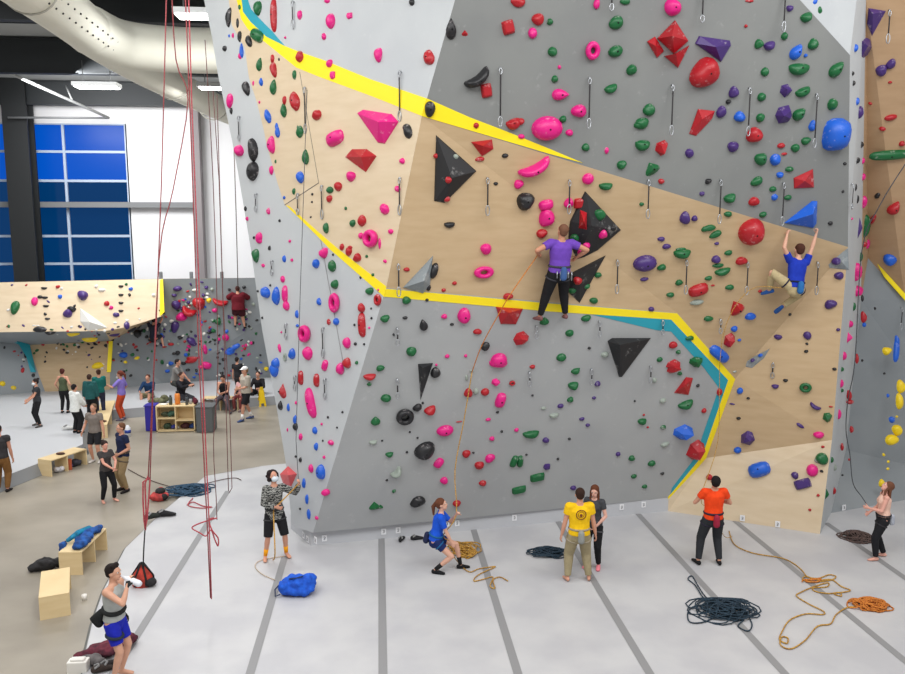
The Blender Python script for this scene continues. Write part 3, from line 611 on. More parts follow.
HOLDS = """@200 0 5.182
b K 152 90 36 100 -15;b K 197 120 20 55;b G 208 38 20 30;b G 303 42 52 75;l R 385 80 40 170;l G 300 185 100 60 -30;b K 208 188 28 60;b K 257 215 38 70 20;d P 172 185 15 25;d B 152 186 12 18;s K 130 252 30 30;c B 218 262 28 75;b P 208 292 22 32;c G 312 335 42 70 -15;b R 378 305 26 50;b R 385 362 45 80 15;d K 411 308 12 20;d P 443 195 14 14;b P 519 78 32 48;b P 660 5 40 25;s P 680 110 58 78;q P 776 82 38 32;b P 644 190 30 35;b R 522 295 50 55;b P 673 330 45 40;q P 690 390 36 42;b G 492 388 30 50;c B 320 425 30 45;d P 278 432 14 28;b K 243 458 45 78 20;c G 385 452 48 80 -10;b P 158 522 42 75;b K 163 575 20 35;d P 310 530 14 18;b R 440 520 28 50;b R 497 525 62 100 15;c G 438 572 45 75;c B 355 600 45 75 20;c B 400 655 25 40;b G 508 660 14 22;b R 610 597 58 55;d K 150 655 12 15
@360 0 5.182
b K 270 12 34 38;c K 472 150 65 105;b P 97 285 52 72;b R 360 300 62 80;t R 543 172 45 30;b R 820 12 85 45;q R 768 142 65 70 15;n K 608 405 150 85 35;q R 655 470 58 70 10;b R 602 652 26 28;j R 795 640 80 65 20;b K 362 565 60 80;b K 243 662 48 40
@520 0 5.182
b R 10 15 30 30;b R 93 100 65 62;b P 65 172 52 52;b G 155 113 34 34;b G 545 8 60 30;b P 397 20 36 50;b G 498 118 85 62 15;b G 168 268 48 52;r P 372 262 78 95;b G 495 266 75 62 20;d P 204 348 18 22;b G 180 410 38 38;b G 578 362 54 56;j G 470 458 72 50 20;c P 210 490 68 95 -90;b P 305 575 78 70;b G 222 618 40 38;s P 140 665 170 125;b P 790 38 88 90;b G 668 570 70 60;b G 630 638 78 55 15;b R 0 630 50 35
@680 0 5.182
b R 125 378 160 150;b R 360 5 50 15;j V 568 42 40 36;j G 652 88 65 55 20;b G 715 55 42 45;b B 686 10 45 50;j V 462 235 62 52 15;b G 407 228 46 50;b G 540 188 40 38;c B 600 268 70 85 -30;d B 650 288 20 20;b G 688 230 58 56;d R 341 135 18 18;b G 438 373 44 44;j G 615 355 120 70;c G 808 358 72 95 -40;b V 277 478 52 62;d K 250 527 28 26;b V 213 580 54 62;f V 545 470 62 70;j G 635 475 85 55 20;b G 422 503 50 42;f V 538 592 100 100 45;c G 615 590 68 75 -45;b G 788 540 62 55;b B 308 605 62 55;b G 415 610 48 44;b B 685 650 40 50;d B 857 205 16 22
@220 120 5.182
b B 258 5 30 25;b P 103 160 60 60;b K 175 155 60 130 10;b K 175 265 75 100;b P 270 130 52 90;c B 302 62 36 60;b G 418 62 45 62;b P 268 260 28 50;d G 290 215 14 22;c G 448 192 50 80;l P 600 95 120 75 15;b P 682 292 60 55;b B 420 297 50 60;b G 385 370 24 36;b G 572 363 50 36;b R 616 345 50 50;b R 570 408 40 40;d K 480 385 18 14;d K 478 425 16 12;d K 472 503 14 12;d B 335 403 18 18;b P 108 372 30 40;b K 133 460 18 28;d P 142 512 18 24;b P 252 473 26 34;d K 310 522 16 16;d G 654 458 18 20;b G 690 535 40 40;b R 740 522 52 60;r P 790 615 90 95;b P 732 600 34 34;b P 855 460 60 50 -30;d P 878 578 14 24;b G 552 560 40 55;b P 205 610 42 60;d K 177 610 14 18;d P 363 628 16 18;d K 258 662 18 20;b R 635 655 30 30;b R 675 660 36 20;b P 545 670 40 20
@380 120 5.182
b K 148 60 52 80 20;b P 117 213 36 34;b P 93 357 36 36;b P 30 465 56 50;b P 58 578 34 30;b P 0 640 20 60;b R 517 203 52 26;s R 498 28 32 32;j R 690 22 80 50;b P 732 86 40 26;b K 648 185 38 24;b K 600 330 28 18;n P 800 245 180 85 25;b P 718 332 50 50;b K 752 420 98 92;l P 860 440 80 55 10;b P 862 505 80 110;b R 838 588 60 50;j K 360 542 60 36;b P 548 662 60 44
@540 120 5.182
b G 525 22 78 52 15;b P 152 66 44 34;b G 236 142 44 40;b P 345 158 26 34;j G 530 128 82 64;f R 630 145 72 84;b V 773 172 48 46;b G 422 232 54 46;t G 578 250 110 68 30;b R 628 318 38 28;s P 248 305 64 60;j G 340 342 76 44;b G 526 436 28 20;b P 148 430 54 52;q R 200 432 52 54;b V 750 508 58 68 20;b V 800 510 34 34;b G 855 565 46 30;b V 628 617 44 26;b V 655 655 48 30;b G 730 670 60 20;b K 868 320 28 28;b V 838 382 28 24
@540 240 5.182
j G 735 68 95 58;s V 543 120 130 90;b G 630 142 48 36;b V 540 203 48 22;b G 720 220 42 34;b G 675 284 44 30;b G 278 314 48 34;l R 820 258 108 65 15;b S 812 322 75 30 8;b V 576 358 34 28;b G 238 405 56 36;c G 22 420 60 44;b G 868 408 40 30;b G 775 508 54 28;b G 152 482 50 36;b G 110 608 56 44;j G 190 668 40 14;d K 255 560 18 16;b S 335 593 44 34;b R 688 543 46 40;b G 716 580 28 24;b G 620 618 34 26;f R 690 645 85 65;f G 805 630 80 65
@690 240 5.182
d V 138 18 26 18;b G 198 66 46 30;b V 134 100 50 44;b G 145 132 66 24;j G 168 162 88 46 10;b G 95 198 44 26;b G 205 245 50 32;b R 265 108 64 44;d G 0 62 10 16;d R 118 235 24 10;d R 362 265 22 18;t R 240 350 105 90 30;b B 312 395 62 40;b B 228 460 38 34;d B 255 518 20 16;b G 95 407 54 30;f R 202 520 60 90;d K 517 385 18 16;b V 456 503 40 30;b V 608 495 42 42;d K 606 538 16 14;d K 602 577 22 18;b V 728 333 58 50 15;b V 772 185 44 44;d V 768 465 20 18;d K 748 668 22 14;l B 150 590 140 60 -40
@250 360 5.182
b B 130 50 55 75;t R 172 160 62 80;c K 160 235 34 50;c B 200 245 22 45;b B 235 310 26 50;b K 237 345 32 44;l R 265 92 34 75;l R 347 105 36 70;l P 390 28 36 60 -20;b P 470 45 55 60;b R 505 15 52 55;d G 554 14 20 20;l P 318 222 55 160 15;d P 240 222 16 18;c G 128 350 40 105 15;c G 165 470 40 75;d P 195 362 10 20;b P 264 398 24 40;d P 372 332 14 16;d K 405 297 14 14;d K 480 270 14 14;d K 452 350 12 12;d K 378 418 12 12;b P 420 428 44 28;d P 385 503 18 18;b B 338 365 32 40;b B 344 448 28 42;b K 262 517 20 28;d K 238 500 14 14;b P 318 562 32 46;b B 370 580 60 78;c B 280 640 26 50;j R 620 85 68 40;b G 675 42 46 34;b G 618 125 28 20;b G 704 197 54 46;c G 650 315 60 50;r K 800 288 95 88;b K 865 248 40 40;j S 638 425 46 28;d K 685 418 14 10;d K 828 373 12 12;d K 868 403 12 12;d K 813 477 14 14;j G 722 488 44 34;n S 757 578 66 55 40;d K 710 622 14 12
@400 360 5.182
b K 183 65 56 58;d P 188 25 14 14;b K 90 245 50 40;d K 118 222 14 14;j R 155 258 64 56 20;b S 372 55 26 14;b S 345 92 18 34;b R 353 170 44 54;b S 393 162 32 38;s R 440 165 46 42;b P 510 12 95 60;f P 495 115 50 48;b R 686 35 32 24;r R 580 118 34 28;l P 520 208 55 85 -15;d K 505 270 18 14;b P 457 308 32 18;d R 305 320 34 8;s P 233 365 92 62;b K 128 467 112 98 20;d K 527 370 16 14;b P 603 362 26 22;b P 476 407 30 26;b S 743 250 30 18;b V 830 238 34 26;j S 797 285 54 30;j G 678 382 92 48;b V 755 415 38 34;l P 200 533 60 45 50;b R 343 485 46 42 25;d K 380 480 14 12;b P 465 508 58 46 20;b R 410 545 52 46;b P 228 624 44 40;b R 428 638 40 34;l G 590 525 36 70 -20;l G 622 525 34 70;d K 655 490 14 12;d K 818 512 16 14;q V 760 552 36 34;q G 712 607 80 44 5;q G 617 672 78 40 5;d K 686 183 14 12
@560 360 5.182
b G 80 58 50 34;j G 67 130 58 50;b G 53 205 36 34;b V 8 237 22 24;b V 194 123 36 30;b V 176 196 24 18;b V 113 305 32 20;b V 143 337 26 20;d K 48 408 18 14;b V 300 487 28 26;b G 515 4 30 14;b S 488 104 28 30;f R 588 38 80 72;b G 620 70 28 24;b S 532 210 38 30;b K 714 132 22 18;b R 825 165 32 44;b R 745 262 30 28;j G 650 228 88 52 15;d R 434 284 14 12;d R 454 348 14 12;j G 424 316 50 40;b G 534 348 36 24;b S 543 437 50 28 10;f B 635 372 118 92;f R 700 462 105 118;b G 371 508 36 34;b G 474 535 46 34;b G 382 602 36 24;b K 530 588 26 16;b G 438 655 34 22;d K 387 212 12 12;b V 68 662 34 28;b R 775 608 36 34
@710 360 5.182
b S 128 60 24 12;b B 155 160 32 38;d K 198 198 18 14;b V 115 228 30 10;b K 148 302 22 18;f V 195 405 70 85 -30;b B 143 467 38 38;b K 391 106 26 18;j V 338 136 38 28;d K 645 47 22 16;r G 495 142 60 52;n V 545 240 60 34 -30;d R 626 242 20 10;f G 608 298 46 54;b V 467 340 44 20 -30;b P 563 388 52 38;d R 585 450 18 14;b G 580 512 60 66;b S 556 520 30 30;s P 530 572 58 66;b V 440 598 38 38;l B 255 568 112 75 15;q V 480 642 82 50 20;d K 578 576 18 16;b G 628 518 24 34
@805 450 5.18
t G 108 228 30 60;b R 148 212 24 40;b S 152 92 24 36;d R 68 235 16 16;d R 25 310 16 14;d K 193 130 12 12;d R 228 50 12 14;s Y 405 22 14 14;s Y 430 60 16 16;s Y 428 97 18 16;b Y 395 172 36 46
@380 480 5.614
b K 212 120 95 62 10;t G 2 150 44 30;b G 78 62 26 20 30;d K 38 0 16 12;b R 430 130 48 40 15;b R 575 16 44 34
@220 450 4.2125
b P 445 178 40 30;t G 650 235 60 42;b B 355 138 18 40;b B 367 207 18 44;b B 375 270 20 44;b P 408 286 22 16;d K 338 248 10 10
@230 240 5.182
b P 155 5 36 26;d K 206 45 18 18;b G 137 80 48 68;b B 282 98 24 40;d P 322 104 18 18;b P 173 132 26 20 -30;d P 310 5 14 14;b B 188 272 60 60;b B 243 290 50 90;l P 287 280 36 90;b P 295 340 40 50 20;d K 210 235 14 14;d K 145 265 14 14;b P 275 203 28 40;b B 463 320 30 42;b B 448 122 44 50;b P 488 68 56 54;d K 535 76 14 14;b G 532 135 50 62;b G 545 230 50 48;r P 548 325 65 105;b R 513 425 24 34;b B 552 423 38 40;b B 348 385 24 44;d B 350 444 22 16;d K 168 403 14 14;d P 267 478 12 12;r P 395 485 75 92;b P 258 560 20 50 15;b B 325 590 44 55;r S 287 607 22 44;b P 407 587 60 70;b B 240 640 50 60;b R 582 38 30 36;b R 618 60 40 50;b R 663 92 52 46;d G 710 85 20 18;b P 805 110 26 22 -30;d G 742 180 20 18;d K 677 195 14 14;b G 725 265 54 40;r R 770 310 44 62;d P 770 258 16 14;b R 683 352 44 50;l R 686 440 46 130 3;d K 732 355 12 12;d K 734 405 14 14;d P 722 455 14 14;d K 646 440 14 14;d K 651 538 20 18;d K 696 540 14 14;b P 608 533 50 58;b G 803 407 50 40;d K 848 490 14 14
@380 240 5.182
b P 548 48 60 56;r P 535 165 110 65;b R 138 153 36 22;b R 386 224 28 20;b R 330 260 26 20;b R 663 292 54 36;b K 278 160 50 80 -20;b K 250 245 30 40;b G 137 312 50 42;d K 243 310 20 18;b P 435 392 72 86;b P 333 396 34 28;b K 130 403 28 18;c K 225 440 52 65 10;b K 373 437 22 16;b R 505 475 50 32;f R 730 510 80 85 -20;b K 545 550 48 48;s P 615 622 90 80;d P 572 632 14 16;b P 348 602 26 22;b P 444 600 20 18;b G 162 577 58 50;b R 790 656 28 22
@700 120 5.182
b V 170 138 62 54 15;b R 280 78 90 80;c G 315 200 85 66 -40;b R 420 133 44 30;b B 388 205 60 58 30;b G 492 145 48 42;b G 547 108 50 42;b R 436 176 36 16;b B 580 35 40 45;b G 463 255 48 30;j B 413 283 40 36;b G 293 318 70 46 15;b G 377 358 42 30;b B 385 400 38 34;j K 43 315 36 30;b V 12 382 24 24;j G 152 403 66 54 15;b R 278 422 60 48;b G 455 402 46 28;b G 145 488 46 32;b G 325 490 42 32;b G 45 560 78 34 10;b G 80 592 72 36 25;d V 86 640 20 16;b R 262 578 140 140;b K 675 535 28 22;d K 750 226 20 16;d K 740 370 16 14;l B 700 75 145 165;b K 835 128 22 34;b K 812 212 18 34;b P 842 212 22 34;b P 843 295 28 40;c P 845 425 38 66 180;b K 805 350 16 40;b K 815 410 18 44;l G 855 550 45 120 10;t V 822 560 34 110;d P 785 512 18 14;b R 850 645 30 30
@835 0 3.743
j V 172 262 40 50 20;b V 208 240 34 40;d R 206 308 16 10;d R 132 387 16 10;b R 208 440 46 24 15;b R 178 482 24 18;b R 250 538 24 22;l G 205 580 150 38 5;d B 38 148 14 18;c B 75 180 22 30;d K 68 312 14 20;d K 65 275 12 16;b B 82 380 18 30;b V 90 420 28 50;d K 98 542 16 20;b K 85 600 16 24
@835 180 3.97
c R 233 110 52 60 -20;b K 168 62 20 30;b B 218 315 54 48;b R 148 158 20 60;c P 82 365 46 75 180;b P 85 440 48 46;b P 58 572 26 30;t P 50 625 36 44;c G 73 503 18 36;b R 112 545 24 50;d B 115 575 16 20;b K 108 470 12 30;b P 128 255 18 40;b G 100 305 20 40;d K 158 510 10 12;b B 245 640 22 44
@825 340 5.61
b Y 343 62 50 50;l B 398 60 34 130 -8;b Y 422 262 50 80;b Y 415 345 48 90;b Y 400 505 60 62;b Y 370 560 76 64;b B 373 447 36 40;b B 352 312 18 24;d K 332 188 14 14;d Y 402 430 14 14;d Y 328 645 18 16;b P 103 90 34 50;b G 92 165 30 26;b R 178 105 22 60;d K 208 115 14 16;b P 88 245 30 50;b G 92 283 30 24;b R 133 310 32 60;b R 140 348 50 26;b P 75 418 30 60;b R 148 502 24 40;b R 95 600 20 44
@0 180 3.745
b G 57 478 32 55;b P 130 455 24 36;b K 150 438 20 14;j K 165 405 24 12;j K 168 440 24 12;j K 172 472 24 12;j K 178 520 22 12;b B 225 437 16 18;b V 310 432 44 34 -35;d W 382 412 30 14;b V 255 500 36 34;b K 268 485 34 26;j K 453 398 20 12;j K 453 430 20 12;j K 453 460 20 12;j K 453 490 20 12;b B 490 408 18 14;b R 400 463 22 20;b P 417 478 16 16;b V 435 505 26 20;b V 475 545 24 30;b K 150 560 50 24;b K 190 568 44 22;b Y 275 572 50 26;b Y 335 590 60 34;b V 430 570 50 28;b K 490 552 40 30;b K 515 575 32 28;b V 665 407 34 20;b V 652 432 20 14;b V 660 468 36 36;b P 680 512 40 36;n R 708 490 54 44 -25;b R 745 462 44 52;n R 825 456 58 32 -15;b Y 782 450 20 20;b P 805 488 24 18;d W 730 412 24 10;d W 775 440 20 10;b G 818 530 24 30;b V 655 550 32 44 -20;b K 675 590 20 16;b V 718 605 28 40 30;b P 845 590 26 30;b P 768 635 18 40;l B 872 630 60 20 25;b B 462 655 34 22;d R 640 615 24 12;b K 665 648 18 18;b R 720 668 44 16;b G 800 565 18 18
@0 350 5.62
b Y 15 190 36 36;b Y 77 213 36 26;b K 145 30 20 36;b R 128 115 24 36;b K 187 143 20 26;b B 693 28 50 32;b Y 770 45 30 20;b Y 705 68 22 18;b Y 550 88 66 40 15;d K 380 15 26 18;d K 255 66 18 16;d K 363 82 20 16;d K 493 97 20 20;d K 735 143 20 16
@130 350 5.62
b R 345 58 66 34 15;l P 430 85 56 40 -30;b Y 40 45 30 18;b B 230 75 30 24;b B 210 118 30 20;b K 268 16 28 26;b G 180 68 20 30;b K 300 75 28 22;b P 395 95 24 24;b B 560 10 60 34;b Y 765 105 28 24;d K 515 130 24 18"""

# ---------------------------------------------------------------- climbing holds
HC_ = dict(P=(218, 18, 126), G=(11, 95, 48), R=(172, 20, 32), B=(22, 92, 200), V=(66, 40, 110), K=(27, 27, 30), Y=(238, 205, 22), S=(150, 160, 150), W=(222, 220, 214), C=(208, 84, 88))
HN = dict(P='pink', G='green', R='red', B='blue', V='purple', K='black', Y='yellow', S='pale grey', W='white', C='coral')
HM_ = {k: chalky(mat('hold_' + HN[k].replace(' ', '_'), c, .42, spec=.5), .55, 9, .58, .78, (235, 225, 225)) for k, c in HC_.items()}
SHN = dict(b='rounded', s='ball-shaped', j='scooped', c='teardrop', l='long', n='curved', q='square', t='pointed', f='faceted', r='ring-shaped', d='tiny')
bvh = BVHTree.FromPolygons([p for t in BVH for p in t[:3]], [(3 * i, 3 * i + 1, 3 * i + 2) for i in range(len(BVH))])
def hit(x, y):
    d = ray(x, y).normalized(); loc, n, idx, dist = bvh.ray_cast(EYE, d)
    if loc is None: return None
    if n.dot(d) > 0: n = -n
    return loc, n.normalized(), BVH[idx][3], dist
def outline(sh, th, rnd):
    x, y = math.cos(th), math.sin(th)
    def sup(e): r = (abs(x) ** e + abs(y) ** e) ** (-1 / e); return x * r, y * r
    if sh in 'b': r = 1 + rnd[0] * math.cos(th * 2 + rnd[1]) + rnd[2] * math.cos(th * 3 + rnd[3]); return x * r, y * r
    if sh == 'j': return x, (y * .45 + .3 if y > 0 else y * 1.3 + .3)
    if sh == 'c': t = (y + 1) / 2; return x * (1 - .72 * t * t), y
    if sh in 'ln': return sup(3.2)
    if sh == 'q': return sup(9)
    if sh == 't': return [(x * (1 - (y + 1) / 2 * .9) * 1.15, y)][0]
    return x, y
def hold_mesh(sh, w, h, dp, seed, hi=True):
    rg = random.Random(seed); vs = []; fs = []
    if sh == 'f':
        n = 6; out = [((math.cos(i * 2 * PI / n + .35 + rg.uniform(-.22, .22))) * w / 2, math.sin(i * 2 * PI / n + .35 + rg.uniform(-.22, .22)) * h / 2, 0) for i in range(n)]
        inn = [(o_[0] * .5 + w * .07 * rg.uniform(-1, 1), o_[1] * .5 + h * .07 * rg.uniform(-1, 1), dp * rg.uniform(.75, 1.15)) for o_ in out[::2]]
        vs = out + inn; fs = [(6, 7, 8)]
        for i in range(3): a, b, c = 2 * i, 2 * i + 1, (2 * i + 2) % 6; fs += [(a, b, 6 + i), (b, c, 6 + (i + 1) % 3), (b, 6 + (i + 1) % 3, 6 + i)]
        return mesh_of(vs, fs, False, 'hold')
    if sh == 'r':
        n, m = (18, 8); rr = .34
        for i in range(n):
            a = 2 * PI * i / n
            for k in range(m):
                b = 2 * PI * k / m; R_ = 1 - rr + rr * math.cos(b)
                vs.append((math.cos(a) * R_ * w / 2, math.sin(a) * R_ * h / 2, max(0, dp * .9 * (math.sin(b) * .6 + .45))))
        fs = [(i * m + k, ((i + 1) % n) * m + k, ((i + 1) % n) * m + (k + 1) % m, i * m + (k + 1) % m) for i in range(n) for k in range(m)]
        return mesh_of(vs, fs, True, 'hold')
    n = 16 if hi else 9; rings = (1, .93, .8, .6, .33) if hi else (1, .8, .4)
    rn = (rg.uniform(.02, .09), rg.uniform(0, 6), rg.uniform(.02, .09), rg.uniform(0, 6))
    for r in rings:
        for i in range(n):
            x, y = outline(sh, 2 * PI * i / n, rn)
            x *= r; y *= r
            z = (1 - r ** 2.6) ** .6 if r < 1 else 0
            if sh == 't': z = 1.1 * (1 - r)
            if sh == 'q': z = min(1, (1 - r) * 4) * .8
            if sh == 'j': z *= (1.05 - .35 * y); y += .25 * z * (0 if y < 0 else .6) * 0
            if sh == 'n': y = y * .62 + .55 * x * x - .28
            if sh in 'bj' and hi: z *= 1 + .18 * math.sin(3 * x + rn[1]) * math.cos(2.5 * y + rn[3])
            vs.append((x * w / 2, y * h / 2, z * dp))
    vs.append((0, (-.28 * h / 2 if sh == 'n' else (.15 * h / 2 if sh == 'j' else 0)), dp * (1.0 if sh != 'q' else .8)))
    for j in range(len(rings) - 1):
        for i in range(n): fs.append((j * n + i, j * n + (i + 1) % n, (j + 1) * n + (i + 1) % n, (j + 1) * n + i))
    L = (len(rings) - 1) * n
    for i in range(n): fs.append((L + i, L + (i + 1) % n, len(vs) - 1))
    return mesh_of(vs, fs, sh not in 'qt', 'hold')
items = []
ox = oy = 0; sc = 1
for ln in HOLDS.splitlines():
    if ln.startswith('@'): ox, oy, sc = map(float, ln[1:].split()); continue
    for e in ln.split(';'):
        p = e.split(); 
        if len(p) < 6: continue
        x, y, w, h = (float(p[2]) / sc + ox, float(p[3]) / sc + oy, float(p[4]) / sc, float(p[5]) / sc)
        rot = float(p[6]) if len(p) > 6 else 0
        H_ = hit(x, y)
        if H_ is None: continue
        items.append(dict(sh=p[0], c=p[1], x=x, y=y, w=w, h=h, rot=rot, hit=H_, area=w * h, panel=H_[2]))
# volumes: big bolted-on shapes whose outline is traced from their own corners
VOLS = [
 ('K', [(436, 135), (476.5, 171), (444.6, 203), (434, 201)], (452, 178), .28, 'large black kite-shaped wall volume with chalked small holds on the plywood', 'black kite volume'),
 ('K', [(585, 191), (621, 230), (598, 250), (574, 264), (567, 240), (570, 221)], (592, 226), .3, 'large black diamond wall volume with red strip and green holds', 'black diamond volume'),
 ('K', [(606, 255), (567, 275), (568, 292), (579.6, 303)], (580, 277), .22, 'black triangular wall volume under the black diamond volume', 'lower black triangle volume'),
 ('K', [(607.5, 341), (612, 338), (651, 338), (622, 377), (619, 377)], (620, 345), .3, 'smooth black triangular wall volume pointing down on the lower grey panel', 'black downward volume'),
 ('K', [(418, 364), (433, 363), (420.6, 400)], (423, 368), .14, 'narrow black spike-shaped wall volume pointing down on lower grey panel', 'black spike volume'),
 ('S', [(433, 255.5), (403, 287.5), (423, 293.5), (430, 285)], (424, 281), .22, 'grey triangular wall volume standing on the lower yellow stripe', 'grey triangle volume'),
 ('S', [(820, 267), (848, 248), (849, 270)], (841, 261), .12, 'grey triangular wall volume by the right plywood edge with a purple hold', 'grey corner volume'),
 ('S', [(744, 361.5), (770, 348.5), (764, 358), (752, 368), (746, 367)], (753, 361), .1, 'slim grey arrow-shaped wall volume on the right plywood', 'grey arrow volume'),
 ('R', [(657, 38.5), (675, 20), (688.5, 41), (674, 54)], (672, 36), .32, 'big glossy red pyramid volume at top of the upper grey panel', 'red pyramid volume'),
 ('R', [(664, 56), (674, 54), (689.5, 45), (678, 68)], (676, 54), .22, 'red wedge volume directly under the red pyramid volume', 'red wedge volume'),
 ('R', [(647, 41.5), (655, 36.5), (664, 51), (657, 58)], (656, 46), .14, 'small red block volume left of the red pyramid volume', 'red block volume'),
 ('V', [(695, 43.5), (699, 36), (730, 40.5), (731, 45.5), (721, 62)], (716, 47), .2, 'purple wedge volume beside the big red pyramid volume', 'purple wedge volume'),
 ('R', [(689, 134), (698, 109), (715, 111), (712, 119), (696, 136)], (702, 119), .16, 'red flared volume below the big red ball hold', 'red flared volume'),
 ('P', [(357, 113), (363, 109.5), (392, 114), (399, 122), (385, 144), (378, 143)], (378, 122), .26, 'largest pink shield-shaped volume on the left face plywood', 'pink shield volume'),
 ('R', [(345, 157), (352, 149), (367, 149), (377, 156), (366, 172.5)], (361, 157), .2, 'red rounded trapezoid volume below the pink shield volume', 'red trapezoid volume'),
 ('R', [(471, 142), (492, 139.5), (493.5, 149), (482, 156.5)], (483, 146), .15, 'red cup-shaped volume under the upper yellow stripe', 'red cup volume'),
 ('R', [(495.8, 306.6), (523.2, 308.5), (516, 324.3), (500.6, 324)], (509, 313), .2, 'red bucket-shaped volume on the lower yellow stripe', 'red bucket volume'),
 ('R', [(793.6, 178), (813, 169), (814, 187.5), (794, 188.5)], (805, 181), .14, 'red notched block volume above the blue fin volume', 'red notched volume'),
 ('B', [(784, 223), (812, 201), (817, 201), (816, 224), (813, 228)], (813, 214), .25, 'blue fin-shaped volume gripped by the climber in blue', 'blue fin volume'),
 ('R', [(674, 393), (686, 377), (693, 378), (688.5, 395)], (684, 386), .12, 'red angular volume on the lower grey panel beside the teal band', 'red angular volume'),
 ('V', [(868.5, 8), (886, 11), (872, 36), (867, 24)], (873, 14), .16, 'purple horn volume at the top of right overhang', 'purple horn volume'),
 ('V', [(860, 40), (871, 36), (875.5, 49.5), (858.5, 61.5)], (868, 46), .16, 'purple block volume below the purple horn volume', 'purple block volume'),
 ('W', [(80, 308), (92, 316), (108, 328), (88, 331), (80, 321.5)], (90, 322), .25, 'white wedge volume on the far bouldering wall', 'white wedge volume'),
 ('R', [(579, 208), (588, 207), (590, 239), (576, 230)], (584, 222), .4, 'tall red strip volume on the black diamond volume', 'red strip volume'),
 ('C', [(280, 474), (288, 466), (297, 474), (291, 487), (283, 483)], (288, 475), .18, 'coral red box volume on the tower corner above the striped belayer', 'coral corner volume'),
]
volpolys = []
def wall_volume(c, pts, apex, hgt, label, short):
    loc, n, panel, dist = hit(sum(p[0] for p in pts) / len(pts), sum(p[1] for p in pts) / len(pts))
    pl = (loc, n)
    base = [onp(x, y, pl) for x, y in pts]; ap = onp(apex[0], apex[1], (loc + n * hgt, n))
    n_ = len(base); ring = [b.lerp(ap, .06) + n * hgt * .08 for b in base]
    s_ = -1 if (base[1] - base[0]).cross(base[2] - base[0]).dot(n) < 0 else 1
    vs = [v - loc for v in base + ring + [ap]]
    fs = [(i, (i + 1) % n_, n_ + (i + 1) % n_, n_ + i) for i in range(n_)] + [(n_ + i, n_ + (i + 1) % n_, 2 * n_) for i in range(n_)]
    if s_ < 0: fs = [tuple(reversed(f)) for f in fs]
    m_ = HM_[c]
    if c == 'K': m_ = chalky(mat('volume_black', (30, 31, 34), .6), .22, 3, .6, .9)
    if c == 'S': m_ = chalky(mat('volume_grey', (130, 138, 142), .6), .25, 4, .55, .85)
    o_ = link('wall_volume', mesh_of(vs, fs), m_, None, loc)
    tag(o_, label, 'climbing volume', 'large volumes bolted to the climbing walls')
    volpolys.append((pl, base, ap, n, panel)); return o_
VLM = []
for v in VOLS:
    o_ = wall_volume(*v); VLM.append((v[5], sum(p[0] for p in v[1]) / len(v[1]), sum(p[1] for p in v[1]) / len(v[1]), o_))
# holds bolted on volumes find the volume's surface
vt = []
for (nm, x_, y_, o_) in VLM:
    M_ = Matrix.Translation(o_.location)
    for p in o_.data.polygons:
        vv = [M_ @ o_.data.vertices[i].co for i in p.vertices]
        for k in range(1, len(vv) - 1): BVH.append((vv[0], vv[k], vv[k + 1], 'VOL'))
bvh = BVHTree.FromPolygons([p for t in BVH for p in t[:3]], [(3 * i, 3 * i + 1, 3 * i + 2) for i in range(len(BVH))])
for sh, c, x, y, w, h in (('b', 'R', 448.5, 180, 8, 6.5), ('b', 'R', 436, 156, 6, 5), ('b', 'R', 447, 199, 7, 6), ('b', 'S', 455.8, 156.6, 6, 5), ('b', 'G', 599.5, 214.6, 13, 11), ('b', 'G', 574.7, 238, 9, 9), ('b', 'P', 602.7, 234, 9, 10), ('b', 'P', 586, 245.5, 8, 8), ('b', 'K', 613, 228.5, 7, 6),
        ('b', 'G', 598, 275, 8, 6), ('b', 'R', 577.6, 280.5, 9, 9), ('b', 'G', 572, 290.6, 9, 6), ('b', 'G', 587, 286.5, 8, 5), ('b', 'V', 836.3, 261.6, 9, 8), ('b', 'B', 760.5, 355.5, 5, 4), ('b', 'V', 752.7, 360.6, 5, 4), ('b', 'P', 581, 251, 8, 8)):
    H_ = hit(x, y); pn = min(items, key=lambda t: (t['x'] - x) ** 2 + (t['y'] - y) ** 2)['panel']
    items.append(dict(sh=sh, c=c, x=x, y=y, w=w, h=h, rot=0, hit=H_, area=w * h, panel=pn, onv=1))
for it in items:
    if not it.get('onv'): it['hit'] = hit(it['x'], it['y'])
items.sort(key=lambda t: -t['area'])
big = [t for t in items if t['sh'] != 'd'][:312]; tiny = [t for t in items if t['sh'] == 'd']; rest = [t for t in items if t['sh'] != 'd'][312:]
def desc(t):
    a = t['area'] ** .5
    if t['sh'] == 'd': return 'tiny %s foothold' % HN[t['c']]
    return ('large ' if a > 17 else '' if a > 10.5 else 'small ') + HN[t['c']] + ' ' + SHN[t['sh']] + ' hold'
from collections import defaultdict
